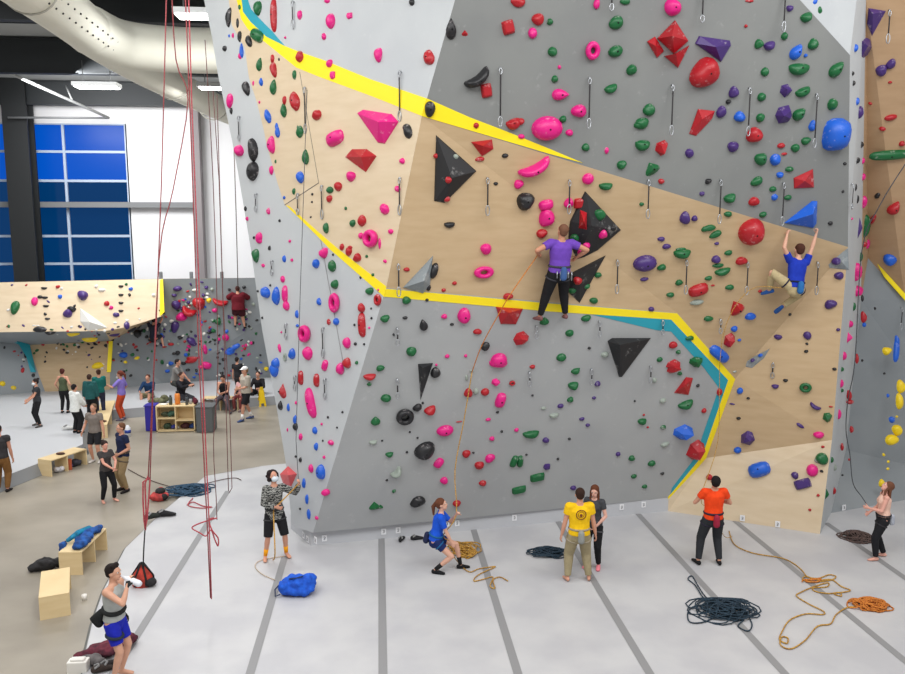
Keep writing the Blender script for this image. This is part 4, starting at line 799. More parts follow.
def make_labels(its, lms, dfun):
    """lms: (short name, x, y).  every label must single out its item"""
    groups = defaultdict(list)
    for t in its: groups[dfun(t)].append(t)
    used = set(); out = {}
    for D, g in groups.items():
        left = list(g)
        bypan = defaultdict(list)
        for t in g: bypan[t['panel']].append(t)
        for pn, l in bypan.items():
            if len(l) == 1: out[id(l[0])] = '%s, the only one on the %s' % (D, pn) if len(g) > 1 else '%s on the %s' % (D, pn)
        todo = [t for t in g if id(t) not in out]
        cands = []
        for (nm, lx, ly) in lms:
            for rel, ok in (('closest to', lambda dx, dy: True), ('closest above', lambda dx, dy: dy < -abs(dx)), ('closest below', lambda dx, dy: dy > abs(dx)), ('closest left of', lambda dx, dy: dx < -abs(dy)), ('closest right of', lambda dx, dy: dx > abs(dy))):
                s_ = [t for t in g if ok(t['x'] - lx, t['y'] - ly) and (t['x'] - lx) ** 2 + (t['y'] - ly) ** 2 > 9]
                if not s_: continue
                s_.sort(key=lambda t: (t['x'] - lx) ** 2 + (t['y'] - ly) ** 2)
                d0 = math.dist((s_[0]['x'], s_[0]['y']), (lx, ly)); d1 = math.dist((s_[1]['x'], s_[1]['y']), (lx, ly)) if len(s_) > 1 else 999
                if d0 < 150 and d1 > d0 * 1.12: cands.append((d0 / min(d1, 300) + d0 / 300 + (0 if rel == 'closest to' else .05), s_[0], rel, nm))
        cands.sort(key=lambda c: c[0])
        for _, t, rel, nm in cands:
            if id(t) in out: continue
            L_ = '%s %s the %s, %s' % (D, rel, nm, t['panel'])
            if L_ in used or len(L_.split()) > 16: continue
            used.add(L_); out[id(t)] = L_
        for pn in set(t['panel'] for t in g if id(t) not in out):
            al = sorted([t for t in g if t['panel'] == pn], key=lambda t: t['x'])
            OR = 'leftmost,second from left,third from left,fourth from left,fifth from left,sixth from left,seventh from left,eighth from left,ninth from left,tenth from left,eleventh from left,twelfth from left,thirteenth from left,fourteenth from left,fifteenth from left,sixteenth from left,seventeenth from left,eighteenth from left,nineteenth from left,twentieth from left'.split(',')
            for i, t in enumerate(al):
                if id(t) in out: continue
                nr = min(lms, key=lambda l: (l[1] - t['x']) ** 2 + (l[2] - t['y']) ** 2)
                if i < 12: out[id(t)] = '%s, %s of its kind on the %s' % (D, OR[i], pn)
                elif len(al) - i <= 12: out[id(t)] = '%s, %s of its kind on the %s' % (D, OR[len(al) - 1 - i].replace('left', 'right'), pn)
                else: out[id(t)] = '%s, %s of its kind on the %s' % (D, OR[min(i, 19)], pn)
    return out
cnt = defaultdict(int)
for t in items: cnt[desc(t)] += 1
LMS = [(nm, x_, y_) for nm, x_, y_, o_ in VLM] + [(desc(t), t['x'], t['y']) for t in big if cnt[desc(t)] == 1 and t['area'] > 90] + [('climber in purple', 554, 270), ('climber in blue', 790, 258), ('far climber in maroon', 239, 312), ('upper left teal band', 262, 24), ('bend in lower yellow stripe', 735, 379), ('lower teal stripe start', 600, 316)]
LMS += [('tower foot corner', 316, 520), ('orange belayer', 716, 500), ('plywood point on left face', 286, 205), ('stripe corner on tower edge', 386, 291), ('striped belayer', 278, 490)]
labs = make_labels(items, LMS, desc)
BOLT = mat('bolt_dark', (18, 18, 20), .4, metal=.6)
def hold_frame(t):
    loc, n, panel, dist = t['hit']
    k = (loc - EYE).dot(CR @ V((0, 0, -1))) / F
    r = CR @ V((1, 0, 0)); r = (r - n * r.dot(n)).normalized(); u = n.cross(r)
    a = math.radians(t['rot']); r2 = r * math.cos(a) + u * math.sin(a); u2 = n.cross(r2)
    w, h = t['w'] * k, t['h'] * k
    return Matrix.Translation(loc) @ Matrix((r2, u2, n)).transposed().to_4x4(), w, h
def depth(t, w, h):
    m_ = min(w, h); return m_ * dict(l=.55, r=.5, q=.5, n=.75, s=.5, d=.6).get(t['sh'], .52) 
for i, t in enumerate(big + tiny):
    M_, w, h = hold_frame(t)
    me = hold_mesh(t['sh'] if t['sh'] != 'd' else 'b', w, h, depth(t, w, h), i, t['area'] > 60)
    o_ = link('foothold' if t['sh'] == 'd' else 'climbing_hold', me, HM_[t['c']]); o_.matrix_world = M_
    tag(o_, labs[id(t)], 'foothold' if t['sh'] == 'd' else 'climbing hold', 'tiny screw-on footholds' if t['sh'] == 'd' else 'holds bolted to the climbing walls')
    if t['area'] > 170 and t['sh'] not in 'rfd':
        b = MB(); q_ = -.28 * h / 2 if t['sh'] == 'n' else (.15 * h / 2 if t['sh'] == 'j' else 0)
        dz = depth(t, w, h) * (1 if t['sh'] != 'q' else .8)
        b.tube([V((0, q_, dz * .8)), V((0, q_, dz + .004))], .016, 8); b.build('bolt', BOLT, o_)
# the smallest holds, too many to take one by one
bmR = bmesh.new(); mats_r = list(HM_.values()); keys = list(HM_.keys())
for i, t in enumerate(rest):
    M_, w, h = hold_frame(t); me = hold_mesh(t['sh'], w, h, depth(t, w, h), 900 + i, False)
    n0 = len(bmR.faces); me.transform(M_); bmR.from_mesh(me); bmR.faces.ensure_lookup_table()
    for f_ in bmR.faces[n0:]: f_.material_index = keys.index(t['c'])
    bpy.data.meshes.remove(me)
# far scatter on the bouldering wall
rg = random.Random(11)
for i in range(420):
    x, y = rg.uniform(0, 262), rg.uniform(282, 378)
    if i > 260: x, y = (rg.uniform(50, 165), rg.uniform(320, 346)) if i % 2 else (rg.uniform(164, 262), rg.uniform(300, 376))
    H_ = hit(x, y)
    if H_ is None or H_[2] != 'back bouldering wall': continue
    if x < 160 and y < 325 and rg.random() < .75: continue
    c = rg.choice('KKVVPGBRWS' if x > 160 else 'KKVRGW'); t = dict(sh='b', c=c, w=rg.uniform(2, 4.5), h=rg.uniform(1.6, 4), rot=rg.uniform(-40, 40), hit=H_, area=9)
    M_, w, h = hold_frame(t); me = hold_mesh('b', w, h, depth(t, w, h), i, False)
    n0 = len(bmR.faces); me.transform(M_); bmR.from_mesh(me); bmR.faces.ensure_lookup_table()
    for f_ in bmR.faces[n0:]: f_.material_index = keys.index(c)
    bpy.data.meshes.remove(me)
me = bpy.data.meshes.new('small_holds'); bmR.to_mesh(me)
tag(link('small_climbing_holds', me, mats_r), 'the many smallest coloured climbing holds dotted over all the walls', 'climbing holds', 'holds bolted to the climbing walls', 'stuff')

# ---------------------------------------------------------------- quickdraws
QD = [(401, 72, 46), (500, 68, 54), (589, 78, 46), (672, 85, 45), (702, -6, 24), (784, -6, 31), (749, 88, 42), (816, 94, 46), (487, 178, 36), (648, 180, 36), (720, 180, 40), (783, 183, 38), (617, 260, 32), (686, 260, 32), (817, 262, 29), (398, 264, 32), (397, 328, 17), (599, 321, 15), (662, 320, 14), (529, 372, 14), (591, 369, 15), (650, 366, 16), (397, 379, 19), (773, 363, 14), (401, 178, 36), (536, 326, 12), (569, 180, 32), (240, 117, 22), (257, 194, 17), (323, 186, 32), (273, 261, 14), (287, 324, 15), (324, 328, 30), (326, 379, 20), (296, 376, 14), (299, 194, 20), (306, 88, 42), (747, 262, 30), (720, 319, 13), (851, 184, 22), (889, 10, 26), (294, 2, 24), (611, -10, 18), (856, -4, 34), (901, 308, 20)]
def loop_pts(c, a, b, up_, sd, n=10): return [c + sd * a * math.cos(2 * PI * i / n) + up_ * b * math.sin(2 * PI * i / n) for i in range(n + 1)]
qi = []
for x, y, L in QD:
    H_ = hit(x, max(y, -20))
    if H_: qi.append(dict(x=x, y=y, L=L, hit=H_, panel=H_[2]))
ql = make_labels(qi, LMS, lambda t: 'hanging steel quickdraw' if t['L'] < 28 else 'long hanging steel quickdraw')
STL = mat('carabiner_steel', (175, 178, 182), .3, metal=.8); SLG = mat('sling_dark', (45, 42, 44), .8)
for t in qi:
    loc, n, pn, dist = t['hit']; k = dist / F; Ln = t['L'] * k
    Z = V((0, 0, 1)); sd = Z.cross(n).normalized(); e = empty('quickdraw', loc + n * .05, label=ql[id(t)], cat='quickdraw', group='quickdraws hanging from the climbing walls')
    c1 = V((0, 0, -.05)); cb = .09 if Ln > .5 else .06
    b = MB(); b.tube([-n * .06, V((0, 0, 0))], .018, 6); b.build('hanger_plate', STL, e)
    b = MB(); b.tube(loop_pts(c1, .025, .05, Z, sd), .009, 5, caps=False); b.build('carabiner', STL, e)
    b = MB(); q_ = V((0, 0, -.09)); q2 = V((0, 0, -Ln + cb * 2 - .01)); b.tube([q_, q_.lerp(q2, .5), q2], [(.014, .006)] * 3, 6, side=sd); b.build('sling', SLG, e)
    b = MB(); b.tube(loop_pts(V((0, 0, -Ln + cb)), .035, cb, Z, sd), .010, 5, caps=False); b.build('carabiner', STL, e)
# number plates along the foot of the tower
TAGW = mat('plate_white', (235, 236, 238), .5); INK = mat('plate_ink', (70, 72, 80), .6)
tl = [(303.8, 535), (307.8, 539), (315.9, 540), (324.4, 538), (383.6, 531.3), (398, 530), (446.8, 523.5), (457, 523), (514.3, 517.5), (621.5, 507), (643.4, 504.5), (742.5, 518), (777.7, 524), (843.6, 507.5)]
kd = [(LK, P0), (P0, P1), (P1, P2), (P3, RA[1])]
for i, (x, y) in enumerate(tl):
    a, b = kd[0] if x < 316.5 else kd[1] if x < 668 else kd[2] if x < 820 else kd[3]
    if i == 2: a, b = kd[0]
    n = (b - a).cross(V((0, 0, 1))).normalized(); n = n if n.y < 0 else -n
    if x < 316.5: n = V((-.5, -.86, 0)) if n.dot(EYE - a) < 0 else n
    p = onp(x, y, (a, n)); u = V((0, 0, 1)); s_ = u.cross(n).normalized()
    if kd[2] == (a, b) or kd[3] == (a, b): n2 = n
    q_ = MB(); q_.slab([v - p for v in (p - s_ * .05 - u * .065, p + s_ * .05 - u * .065, p + s_ * .05 + u * .065, p - s_ * .05 + u * .065)], n, .012)
    nm_ = ['leftmost', 'second', 'third', 'fourth', 'fifth', 'sixth', 'seventh', 'eighth', 'ninth', 'tenth', 'eleventh', 'twelfth', 'thirteenth', 'rightmost'][i]
    o_ = q_.build('number_plate', TAGW, None, p + n * .002); tag(o_, 'small white number plate at tower foot, %s along the base%s' % (nm_, '' if i in (0, 13) else ' from the left'), 'sign', 'white number plates along the tower foot')
    q_ = MB(); q_.tube([n * .014 + s_ * a_ * .02 + u * b_ * .03 for a_, b_ in ((-1, .8), (.6, 1), (1, .3), (-.6, -.1), (1, -.4), (.3, -1), (-1, -.8))], .005, 4); q_.build('numeral', INK, o_)
# ---------------------------------------------------------------- furniture and gear
def frame_of(NR, FR, wpx):
    """ground frame: x left across the near end, y along the length"""
    A = onz(*NR, -.06); B = onz(*FR, -.06); ly = (B - A); L = ly.length; ly.normalize(); lx = V((-ly.y, ly.x, 0))
    return A, lx, ly, L
def bench(NR, FR, W, H_, label, panels=(0, .5, 1), group='plywood benches on the concrete'):
    A, lx, ly, L = frame_of(NR, FR, 0)
    e = empty('bench', A, math.atan2(-lx.y, -lx.x), label=label, cat='bench', group=group)
    t = .03
    b = MB(); b.box(-W, 0, H_ - t, 0, L, H_); bevel(b.build('top', PLYB, e), .004, 1)
    for p in panels:
        y = p * (L - t); b = MB(); b.box(-W, y, 0, 0, y + t, H_ - t); b.build('leg', PLYB, e)
    return e, A, lx, ly, L
def on_bench(A, lx, ly, u, v, z): return A + lx * u + ly * v + V((0, 0, z))
bB, A_, lx_, ly_, L_ = bench((82.8, 575), (107.7, 549.5), .42, .45, 'long plywood bench with a blue jacket lying on it')
bench((71, 615), (71.5, 588), .46, .40, 'short plywood bench nearest the mat edge, with nothing on it', (0, 1))
bA, A2_, lx2_, ly2_, L2_ = bench((51.6, 477), (87.5, 464.5), .45, .44, 'low plywood bench with shoes stored under it beside the far mat', (0, .45, 1))
bC, A3_, lx3_, ly3_, L3_ = bench((108, 438), (116, 412), .45, .42, 'plywood bench behind the man in the grey tee', (0, .5, 1))
bD, A4_, lx4_, ly4_, L4_ = bench((241, 408), (206, 408), .4, .44, 'far plywood bench with two seated people beside the grey bin', (0, .5, 1))

def blob_mesh(parts, vox=.02, sm=2):
    b = MB()
    for c, r in parts: b.ball(c, r)
    return b.remesh(vox, sm, 'cloth')
def soft(name, base, parts, m, label, cat, vox=.02, group=None, extra=None):
    me = blob_mesh(parts, vox); amp = min(.024, .2 * max(p[1][2] if isinstance(p[1], tuple) else p[1] for p in parts)); sd = V((len(label), len(name), 0))
    nn = [v.normal.copy() for v in me.vertices]
    for v, n_ in zip(me.vertices, nn):
        q = v.co * 6 + sd; d = abs(noise.noise(q)) * 2.4 + abs(noise.noise(q * 2.3)) - .8
        c = v.co + n_ * d * amp
        if v.co.z >= 0 and V(base).z < .3: c.z = max(c.z, .005)
        v.co = c
    o_ = link(name, me, m, None, base); tag(o_, label, cat, group); return o_
def clothm(n, c, c2=None): return mat(n, c, .85, rgb2=c2 or tuple(int(v * .7) for v in c), scale=9, fac=(.4, .65), bump=.6)
rg = random.Random(3)
# blue jacket draped over the bench
jc = on_bench(A_, lx_, ly_, .2, L_ * .45, .47)
pts = [(lx_ * (.02 * i - .1) + ly_ * (.14 * i - .35) + V((0, 0, .05 + .03 * math.sin(i * 2))), (.13, .15, .08)) for i in range(6)] + [(lx_ * .26 + ly_ * -.25 + V((0, 0, -.05)), (.06, .16, .12)), (lx_ * .27 + ly_ * -.1 + V((0, 0, -.18)), (.04, .1, .14)), (lx_ * -.1 + ly_ * .4 + V((0, 0, .04)), (.1, .12, .07)), (ly_ * .52 - lx_ * .12 + V((0, 0, .03)), (.07, .09, .06))]
jk = soft('jacket', jc, pts, clothm('jacket_blue', (28, 88, 165), (16, 50, 105)), 'crumpled bright blue jacket lying over the long plywood bench', 'jacket')
q_ = MB(); q_.cap_tube([lx_ * .0 + ly_ * .3 + V((0, 0, .10)), lx_ * .08 + ly_ * .05 + V((0, 0, .13)), lx_ * .2 - ly_ * .15 + V((0, 0, .06))], [.07, .06, .04], 8); q_.build('lining', clothm('lining_teal', (20, 135, 175)), jk)
bg = onz(46, 570, -.06)
soft('backpack', bg, [(V((0, 0, .12)), (.22, .16, .12)), (V((.2, .12, .1)), (.12, .12, .1)), (V((-.2, -.05, .08)), (.12, .1, .08)), (V((.3, .2, .25)), (.05, .07, .25))], clothm('bag_black', (38, 36, 38)), 'black bag slumped on the concrete beside the long plywood bench', 'bag')
# blue rope bag on the mat
p = onz(297, 594)
rb = soft('rope_bag', p, [(V((0, .05, .16)), (.3, .2, .17)), (V((-.18, .0, .14)), (.15, .16, .14)), (V((.2, .08, .17)), (.14, .16, .17)), (V((.05, -.08, .1)), (.26, .12, .1))], clothm('bag_blue', (20, 92, 208), (12, 70, 175)), 'bright blue rope bag lying on the mat below the striped belayer', 'bag', .015)
q_ = MB(); q_.tube([V((-.3, -.05, .2)), V((-.37, -.05, .12)), V((-.36, -.1, .02)), V((-.28, -.12, .06))], .012, 5); q_.tube([V((-.12, -.06, .31)), V((0, -.08, .33)), V((.12, -.04, .34))], .012, 5); q_.build('drawcord', clothm('cord_dark', (30, 50, 90)), rb)
# sandbag anchor with red rope
p = onz(143, 585)
sb = empty('anchor_weight', p, label='red and black weight bag hung from a taut rope by the man drinking', cat='weight bag')
b = MB(); b.cap_tube([V((0, 0, .08)), V((0, 0, .2)), V((0, 0, .3)), V((0, 0, .36))], [(.2, .16), (.17, .14), (.1, .08), (.03, .03)], 12); b.build('bag', clothm('bag_red', (190, 60, 45)), sb)
b = MB()
for a in range(6):
    an = a * PI / 3; d = V((math.cos(an), math.sin(an) * .8, 0)); b.tube([d * .2 + V((0, 0, .03)), d * .19 + V((0, 0, .18)), d * .03 + V((0, 0, .42))], (.018), 5)
b.build('webbing', clothm('webbing_black', (22, 22, 24)), sb)
b = MB(); b.ball((.14, -.06, .08), (.12, .1, .08)); b.build('pouch', clothm('bag_black', (38, 36, 38)), sb)
# climbing shoes
def shoe(p, rz, c, label, group, s=1.):
    m_ = MB(); m_.cap_tube([V((-.08, 0, .05)), V((0, 0, .05)), V((.1, 0, .035)), V((.15, .01, .025))], [(.035, .045), (.04, .05), (.045, .03), (.035, .02)], 10, side=V((0, 1, 0)))
    o_ = link('climbing_shoe', m_.remesh(.012, 2), clothm('shoe_%d_%d' % (c[0], c[2]), c), None, p + V((0, 0, .0))); o_.rotation_euler = (0, 0, rz); o_.scale = (s, s, s); tag(o_, label, 'shoe', group)
    k = MB(); k.cap_tube([V((-.06, -.035, .085)), V((-.02, -.02, .10)), V((-.02, .02, .10)), V((-.06, .035, .085))], .014, 6); k.build('strap', clothm('strap_grey', (150, 150, 150)), o_)
    return o_
shoe(onz(401.5, 541), 1.2, (26, 26, 30), 'left black climbing shoe of the pair at the tower foot', 'shoes left on the mat', 1.05)
shoe(onz(416, 540), .2, (30, 30, 34), 'right black climbing shoe of the pair beside the blue-shirted belayer', 'shoes left on the mat', 1.05)
shoe(onz(152, 519), .7, (42, 48, 42), 'dark climbing shoe at the mat edge, left of its pair by the weight bag rope', 'shoes at the mat edge', 1.5)
shoe(onz(164.5, 516.5), .1, (30, 32, 34), 'black climbing shoe at the mat edge, right of its pair by the weight bag rope', 'shoes at the mat edge', 1.5)
p = onz(159.5, 500, -.06); o_ = soft('gear_bag', p, [(V((0, 0, .1)), (.22, .18, .11)), (V((.02, .05, .2)), (.1, .1, .1))], clothm('bag_coral', (200, 70, 68)), 'coral red bag on the concrete at the mat edge', 'bag')
b = MB(); b.ball((.03, .0, .22), (.12, .12, .08)); b.ball((.12, -.08, .1), (.1, .07, .08)); b.build('dark_panel', clothm('bag_black', (38, 36, 38)), o_)
# clothes by the drinking man
p = onz(97, 668)
soft('sweater', onz(103, 656), [(V((0, 0, .1)), (.25, .18, .1)), (V((.18, .18, .12)), (.2, .14, .12)), (V((-.22, -.1, .07)), (.18, .1, .07)), (V((.3, .3, .1)), (.14, .12, .09))], clothm('maroon', (105, 35, 52), (60, 22, 36)), 'crumpled maroon sweater heaped on the mat behind the drinking man', 'clothing')
soft('bag', onz(92, 664), [(V((0, 0, .07)), (.16, .1, .08)), (V((.12, -.06, .06)), (.12, .09, .06)), (V((-.1, .08, .06)), (.1, .1, .06))], clothm('grey_bag', (110, 105, 105)), 'small grey bag lying in front of the maroon sweater', 'bag')
shoe(onz(101, 672), .4, (60, 48, 42), 'brown shoe lying under the maroon sweater', 'clothes of the drinking man', 1.2)
shoe(onz(108, 668), 1.0, (46, 40, 40), 'dark shoe between the brown shoe and the drinking man', 'clothes of the drinking man', 1.2)
p = onz(79, 674, -.06); b = MB(); b.box(-.14, -.08, 0, .14, .08, .22); b.box(-.1, -.05, .22, .1, .05, .25); o_ = b.build('paper_bag', mat('paper_white', (235, 232, 225), .8), None, p); bevel(o_, .02); tag(o_, 'white paper bag on the concrete at the mat corner', 'bag')
p = onz(84.5, 600, -.06); b = MB(); b.tube([V((0, 0, 0)), V((0, 0, .1))], [.035, .045], 12); o_ = b.build('cup', mat('paper_white', (235, 232, 225), .8), None, p); tag(o_, 'small white cup standing on the concrete beside the mat edge', 'cup')
# things under bench A
for i, (u, v, c, r, lb) in enumerate(((.18, .35, (225, 222, 225), .1, 'white shoes tucked under the low plywood bench'), (.2, .62, (95, 75, 130), .12, 'purple bag tucked under the low plywood bench'), (.2, .9, (60, 60, 70), .13, 'dark bag tucked under the low plywood bench'))):
    if v < L2_: soft('bag' if i else 'white_shoes', on_bench(A2_, lx2_, ly2_, u, v, 0), [(V((0, 0, r * .8)), (r, r, r * .8)), (V((.08, .06, r * .7)), (r * .8, r * .9, r * .7))], clothm('under_%d' % i, c), lb, 'bag' if i else 'shoes')
b = MB(); b.box(-.12, -.02, 0, .12, .02, .3); o_ = b.build('cardboard_box', mat('card_orange', (190, 95, 60), .8), None, on_bench(A2_, lx2_, ly2_, .12, L2_ * .52, 0)); tag(o_, 'orange brown box leaning under the low plywood bench', 'box')
soft('headband', on_bench(A2_, lx2_, ly2_, .2, .5, .44), [(V((0, 0, .03)), (.13, .07, .03))], clothm('brown_cloth', (90, 55, 45)), 'small brown cloth lying on the low plywood bench', 'cloth')
p = on_bench(A3_, lx3_, ly3_, .2, .35, .42); shoe(p, .5, (120, 85, 70), 'brown shoe standing on the bench behind the grey tee man', 'shoes on the far bench')
p = onz(128, 436, -.06); b = MB(); b.tube([V((0, 0, 0)), V((0, 0, .26)), V((0, 0, .3)), V((0, 0, .34))], [.09, .09, .05, .04], 12); o_ = b.build('bottle', mat('bottle_white', (225, 228, 235), .4), None, p); tag(o_, 'white and blue bottle on the floor behind the navy tee man', 'bottle'); b = MB(); b.tube([V((0, 0, .1)), V((0, 0, .2))], .094, 12); b.build('band', mat('band_blue', (35, 60, 150), .5), o_)
# white shoes behind white jacket person
shoe(onz(68, 430, .24), 0, (228, 228, 225), 'white shoe on the far mat beside the person in the white jacket', 'shoes on the far mat', 1.5)
# cubby shelf and bins
A, lx, ly, L = frame_of((195.5, 432), (195.9, 424), 0)
Wd = (onz(195.5, 432, -.06) - onz(156.7, 433, -.06)).length
e = empty('cubby_shelf', onz(156.7, 432.5, -.06), 0, label='plywood cubby shelf with two columns of gear between the blue and grey bins', cat='shelf')
Hh = .84; Dp = .42; t = .035
for nm, bx in (('top', (0, 0, Hh - t, Wd, Dp, Hh)), ('bottom', (0, 0, .02, Wd, Dp, .02 + t)), ('side', (0, 0, 0, t, Dp, Hh - t)), ('side', (Wd - t, 0, 0, Wd, Dp, Hh - t)), ('divider', (Wd / 2 - t / 2, 0, .05, Wd / 2 + t / 2, Dp, Hh - t)), ('back', (t, Dp - .02, .05, Wd - t, Dp, Hh - t)), ('shelf', (t, 0, .42, Wd / 2 - t / 2, Dp - .02, .42 + t)), ('shelf', (Wd / 2 + t / 2, 0, .35, Wd - t, Dp - .02, .35 + t))):
    b = MB(); b.box(*bx); b.build(nm, PLYB, e)
S0_ = onz(156.7, 432.5, -.06)
for i, (u, z, r, c, lb, nm) in enumerate(((.25, .46, .11, (70, 80, 60), 'olive green bundle in the upper left cubby', 'clothing'), (.45, .46, .13, (60, 95, 80), 'green bag at the right of the upper left cubby', 'bag'), (.3, .06, .13, (55, 75, 55), 'dark green bag in the lower left cubby', 'bag'), (.5, .06, .1, (45, 50, 130), 'dark blue bag in the lower left cubby', 'bag'),
      (.85, .06, .13, (70, 30, 32), 'dark red bag in the lower right cubby', 'bag'), (1.1, .06, .12, (30, 60, 120), 'blue pouch in the lower right cubby', 'bag'), (.6, .06, .06, (230, 228, 225), 'white ball-shaped bundle in the lower left cubby', 'cloth'))):
    if u < Wd - .08: soft(nm, S0_ + V((u, .2, z)), [(V((0, 0, r * .75)), (r, r * .9, r * .75)), (V((-.06, .02, r * .6)), (r * .8, r * .8, r * .6))], clothm('cub_%d' % i, c), lb, nm)
def bottle(p, c, label, h=.26, r=.04, group='bottles on the cubby shelf'):
    b = MB(); b.tube([V((0, 0, 0)), V((0, 0, h * .75)), V((0, 0, h * .85))], [r, r, r * .6], 12); o_ = b.build('bottle', mat('bottle_%d_%d' % (c[0], c[2]), c, .35), None, p); tag(o_, label, 'bottle', group)
    b = MB(); b.tube([V((0, 0, h * .85)), V((0, 0, h))], r * .6, 10); b.build('lid', mat('lid_dark', (30, 30, 32), .5), o_)
bottle(S0_ + V((.42, .2, Hh)), (70, 78, 72), 'grey green bottle standing on the cubby shelf beside the orange jug', .3, .055)
bottle(S0_ + V((.62, .25, Hh)), (235, 140, 60), 'orange drinks jug standing on the cubby shelf', .42, .085)
bottle(S0_ + V((.93, .15, Hh)), (70, 75, 80), 'dark flask standing on the cubby shelf, left of the maroon pouch', .3, .05)
bottle(S0_ + V((1.02, .25, Hh)), (190, 190, 190), 'pale cup standing on the cubby shelf by the dark flask', .2, .05)
soft('pouch', S0_ + V((1.17, .22, Hh)), [(V((0, 0, .1)), (.09, .07, .11)), (V((-.04, 0, .17)), (.04, .04, .06))], clothm('maroon', (105, 35, 52), (60, 22, 36)), 'maroon pouch standing at the right end of the cubby shelf', 'pouch')
soft('paper', S0_ + V((.2, .2, Hh)), [(V((0, 0, .02)), (.14, .1, .025))], mat('paper_white', (235, 232, 225), .8), 'white papers lying at the left end of the cubby shelf', 'paper')
def bin_(NLpx, w, d, h, m, label):
    p = onz(*NLpx, -.06); b = MB(); b.v = []; t = .02
    b.box(0, 0, 0, w, d, h - .0); o_ = b.build('storage_bin', m, None, p); bevel(o_, .03, 2); tag(o_, label, 'bin')
    q = MB(); q.box(-.02, -.02, h, w + .02, d + .02, h + .03); q.build('rim', m, o_); return o_
bin_((145.5, 431.5), .33, .4, .8, mat('bin_blue', (45, 38, 150), .45), 'tall royal blue bin at the left end of the cubby shelf')
bin_((196.5, 433), .52, .6, .8, mat('bin_grey', (92, 95, 96), .6), 'large dark grey bin at the right end of the cubby shelf')
soft('bag', onz(154, 404, .24), [(V((.1, 0, .1)), (.3, .15, .1)), (V((.35, .1, .16)), (.14, .12, .14))], clothm('olive', (110, 110, 80)), 'olive bag on the far mat beside the seated man in navy', 'bag')
# yellow caution sign
p = onz(262, 406, -.06); e = empty('caution_sign', p, .4, label='yellow folding caution floor sign standing near the tower', cat='sign')
YS = mat('sign_yellow', (245, 205, 20), .5)
for q in (1, -1):
    b = MB(); M_ = Matrix.Rotation(.2 * q, 4, 'X')
    pn = [V((-.13, 0, 0)), V((-.06, 0, 0)), V((-.05, 0, .12)), V((.05, 0, .12)), V((.06, 0, 0)), V((.13, 0, 0)), V((.07, 0, .64)), V((-.07, 0, .64))]
    b.slab([M_ @ v + V((0, q * .13, 0)) for v in pn], V((0, 1, 0)), .015); b.build('panel', YS, e)
b = MB(); b.box(-.05, -.01, .6, .05, .01, .7); b.build('handle', YS, e)
# white low barrier line and small posts on top of the bouldering wall
for i, x in enumerate((161, 191.5, 222)):
    p = atY(x, 279, 31.6); b = MB(); b.box(-.06, -.06, -.1, .06, .06, .28); o_ = b.build('post', STEEL, None, p); bevel(o_, .02); tag(o_, '%s of the three short grey posts standing on top of the bouldering wall' % ('leftmost', 'middle', 'rightmost')[i], 'post', 'posts on the bouldering wall')

# ---------------------------------------------------------------- ropes
def rope_obj(name, pts, r, m, label, cat='rope', group=None, sub=0, n=6):
    if sub: pts = smooth_path(pts, sub)
    c = sum((V(p) for p in pts), V()) / len(pts)
    b = MB(); b.tube([V(p) - c for p in pts], r, n); o_ = b.build(name, m, None, c); tag(o_, label, cat, group); return o_
def ropem(n, c, c2): return mat(n, c, .8, rgb2=c2, scale=60, fac=(.45, .55))
RRED = ropem('rope_red', (160, 72, 74), (125, 50, 54)); RPINK = ropem('rope_pinkred', (190, 84, 92), (160, 58, 68)); RBR = ropem('rope_brown', (120, 75, 72), (90, 55, 55))
RBLU = ropem('rope_teal', (38, 62, 78), (22, 38, 52)); RYEL = ropem('rope_yellow', (205, 160, 70), (150, 105, 40)); RORG = ropem('rope_orange', (215, 135, 50), (170, 90, 30)); RDK = ropem('rope_dark', (70, 55, 52), (100, 80, 74)); RGRY = ropem('rope_grey', (80, 82, 86), (60, 62, 66))
def vpath(pl): return [atY(x, y, Y) for x, y, Y in pl]
rope_obj('hanging_rope', vpath([(167, -25, 14.4), (164, 90, 14.2), (161.5, 180, 14), (156, 330, 13.8), (148, 480, 13.6)]), .010, RRED, 'leftmost red rope hanging from the roof towards the weight bag', group='ropes hanging left of the tower')
rope_obj('hanging_rope', vpath([(171, -25, 14.5), (176, 60, 14.5), (188, 100, 14.5), (173, 190, 14.3), (159, 260, 14.1), (150, 480, 13.6)]), .010, RRED, 'slack red rope slanting down beside the leftmost hanging rope', group='ropes hanging left of the tower', sub=4)
rope_obj('rope_loop', vpath([(149, 478, 13.6), (143, 482, 13.6), (143, 500, 13.6), (144, 520, 13.6), (145, 531, 13.6), (147, 520, 13.6), (149, 495, 13.6), (150, 480, 13.6), (148, 476, 13.6), (145, 484, 13.6), (146, 510, 13.6), (145.5, 530, 13.6)]), .014, RPINK, 'knotted red rope loop above the weight bag', group='rope gear at the weight bag')
rope_obj('webbing_strap', vpath([(145, 530, 13.6), (144, 545, 13.5), (143, 569, 13.4)]), .012, clothm('webbing_black', (22, 22, 24)), 'black strap from the red rope loop down to the weight bag', 'strap')
rope_obj('hanging_rope', vpath([(184.5, -25, 13.2), (190, 110, 13.0), (199, 360, 12.8), (207, 520, 12.7), (210.5, 598, 12.6)]), .010, RRED, 'red rope hanging to the mat, left strand of the thick red pair', group='ropes hanging left of the tower')
rope_obj('hanging_rope', vpath([(188, -25, 13.2), (192, 110, 13.0), (202, 360, 12.8), (209, 520, 12.7), (211.5, 599, 12.6)]), .010, RPINK, 'pinkish red rope hanging to the mat, right strand of the thick red pair', group='ropes hanging left of the tower')
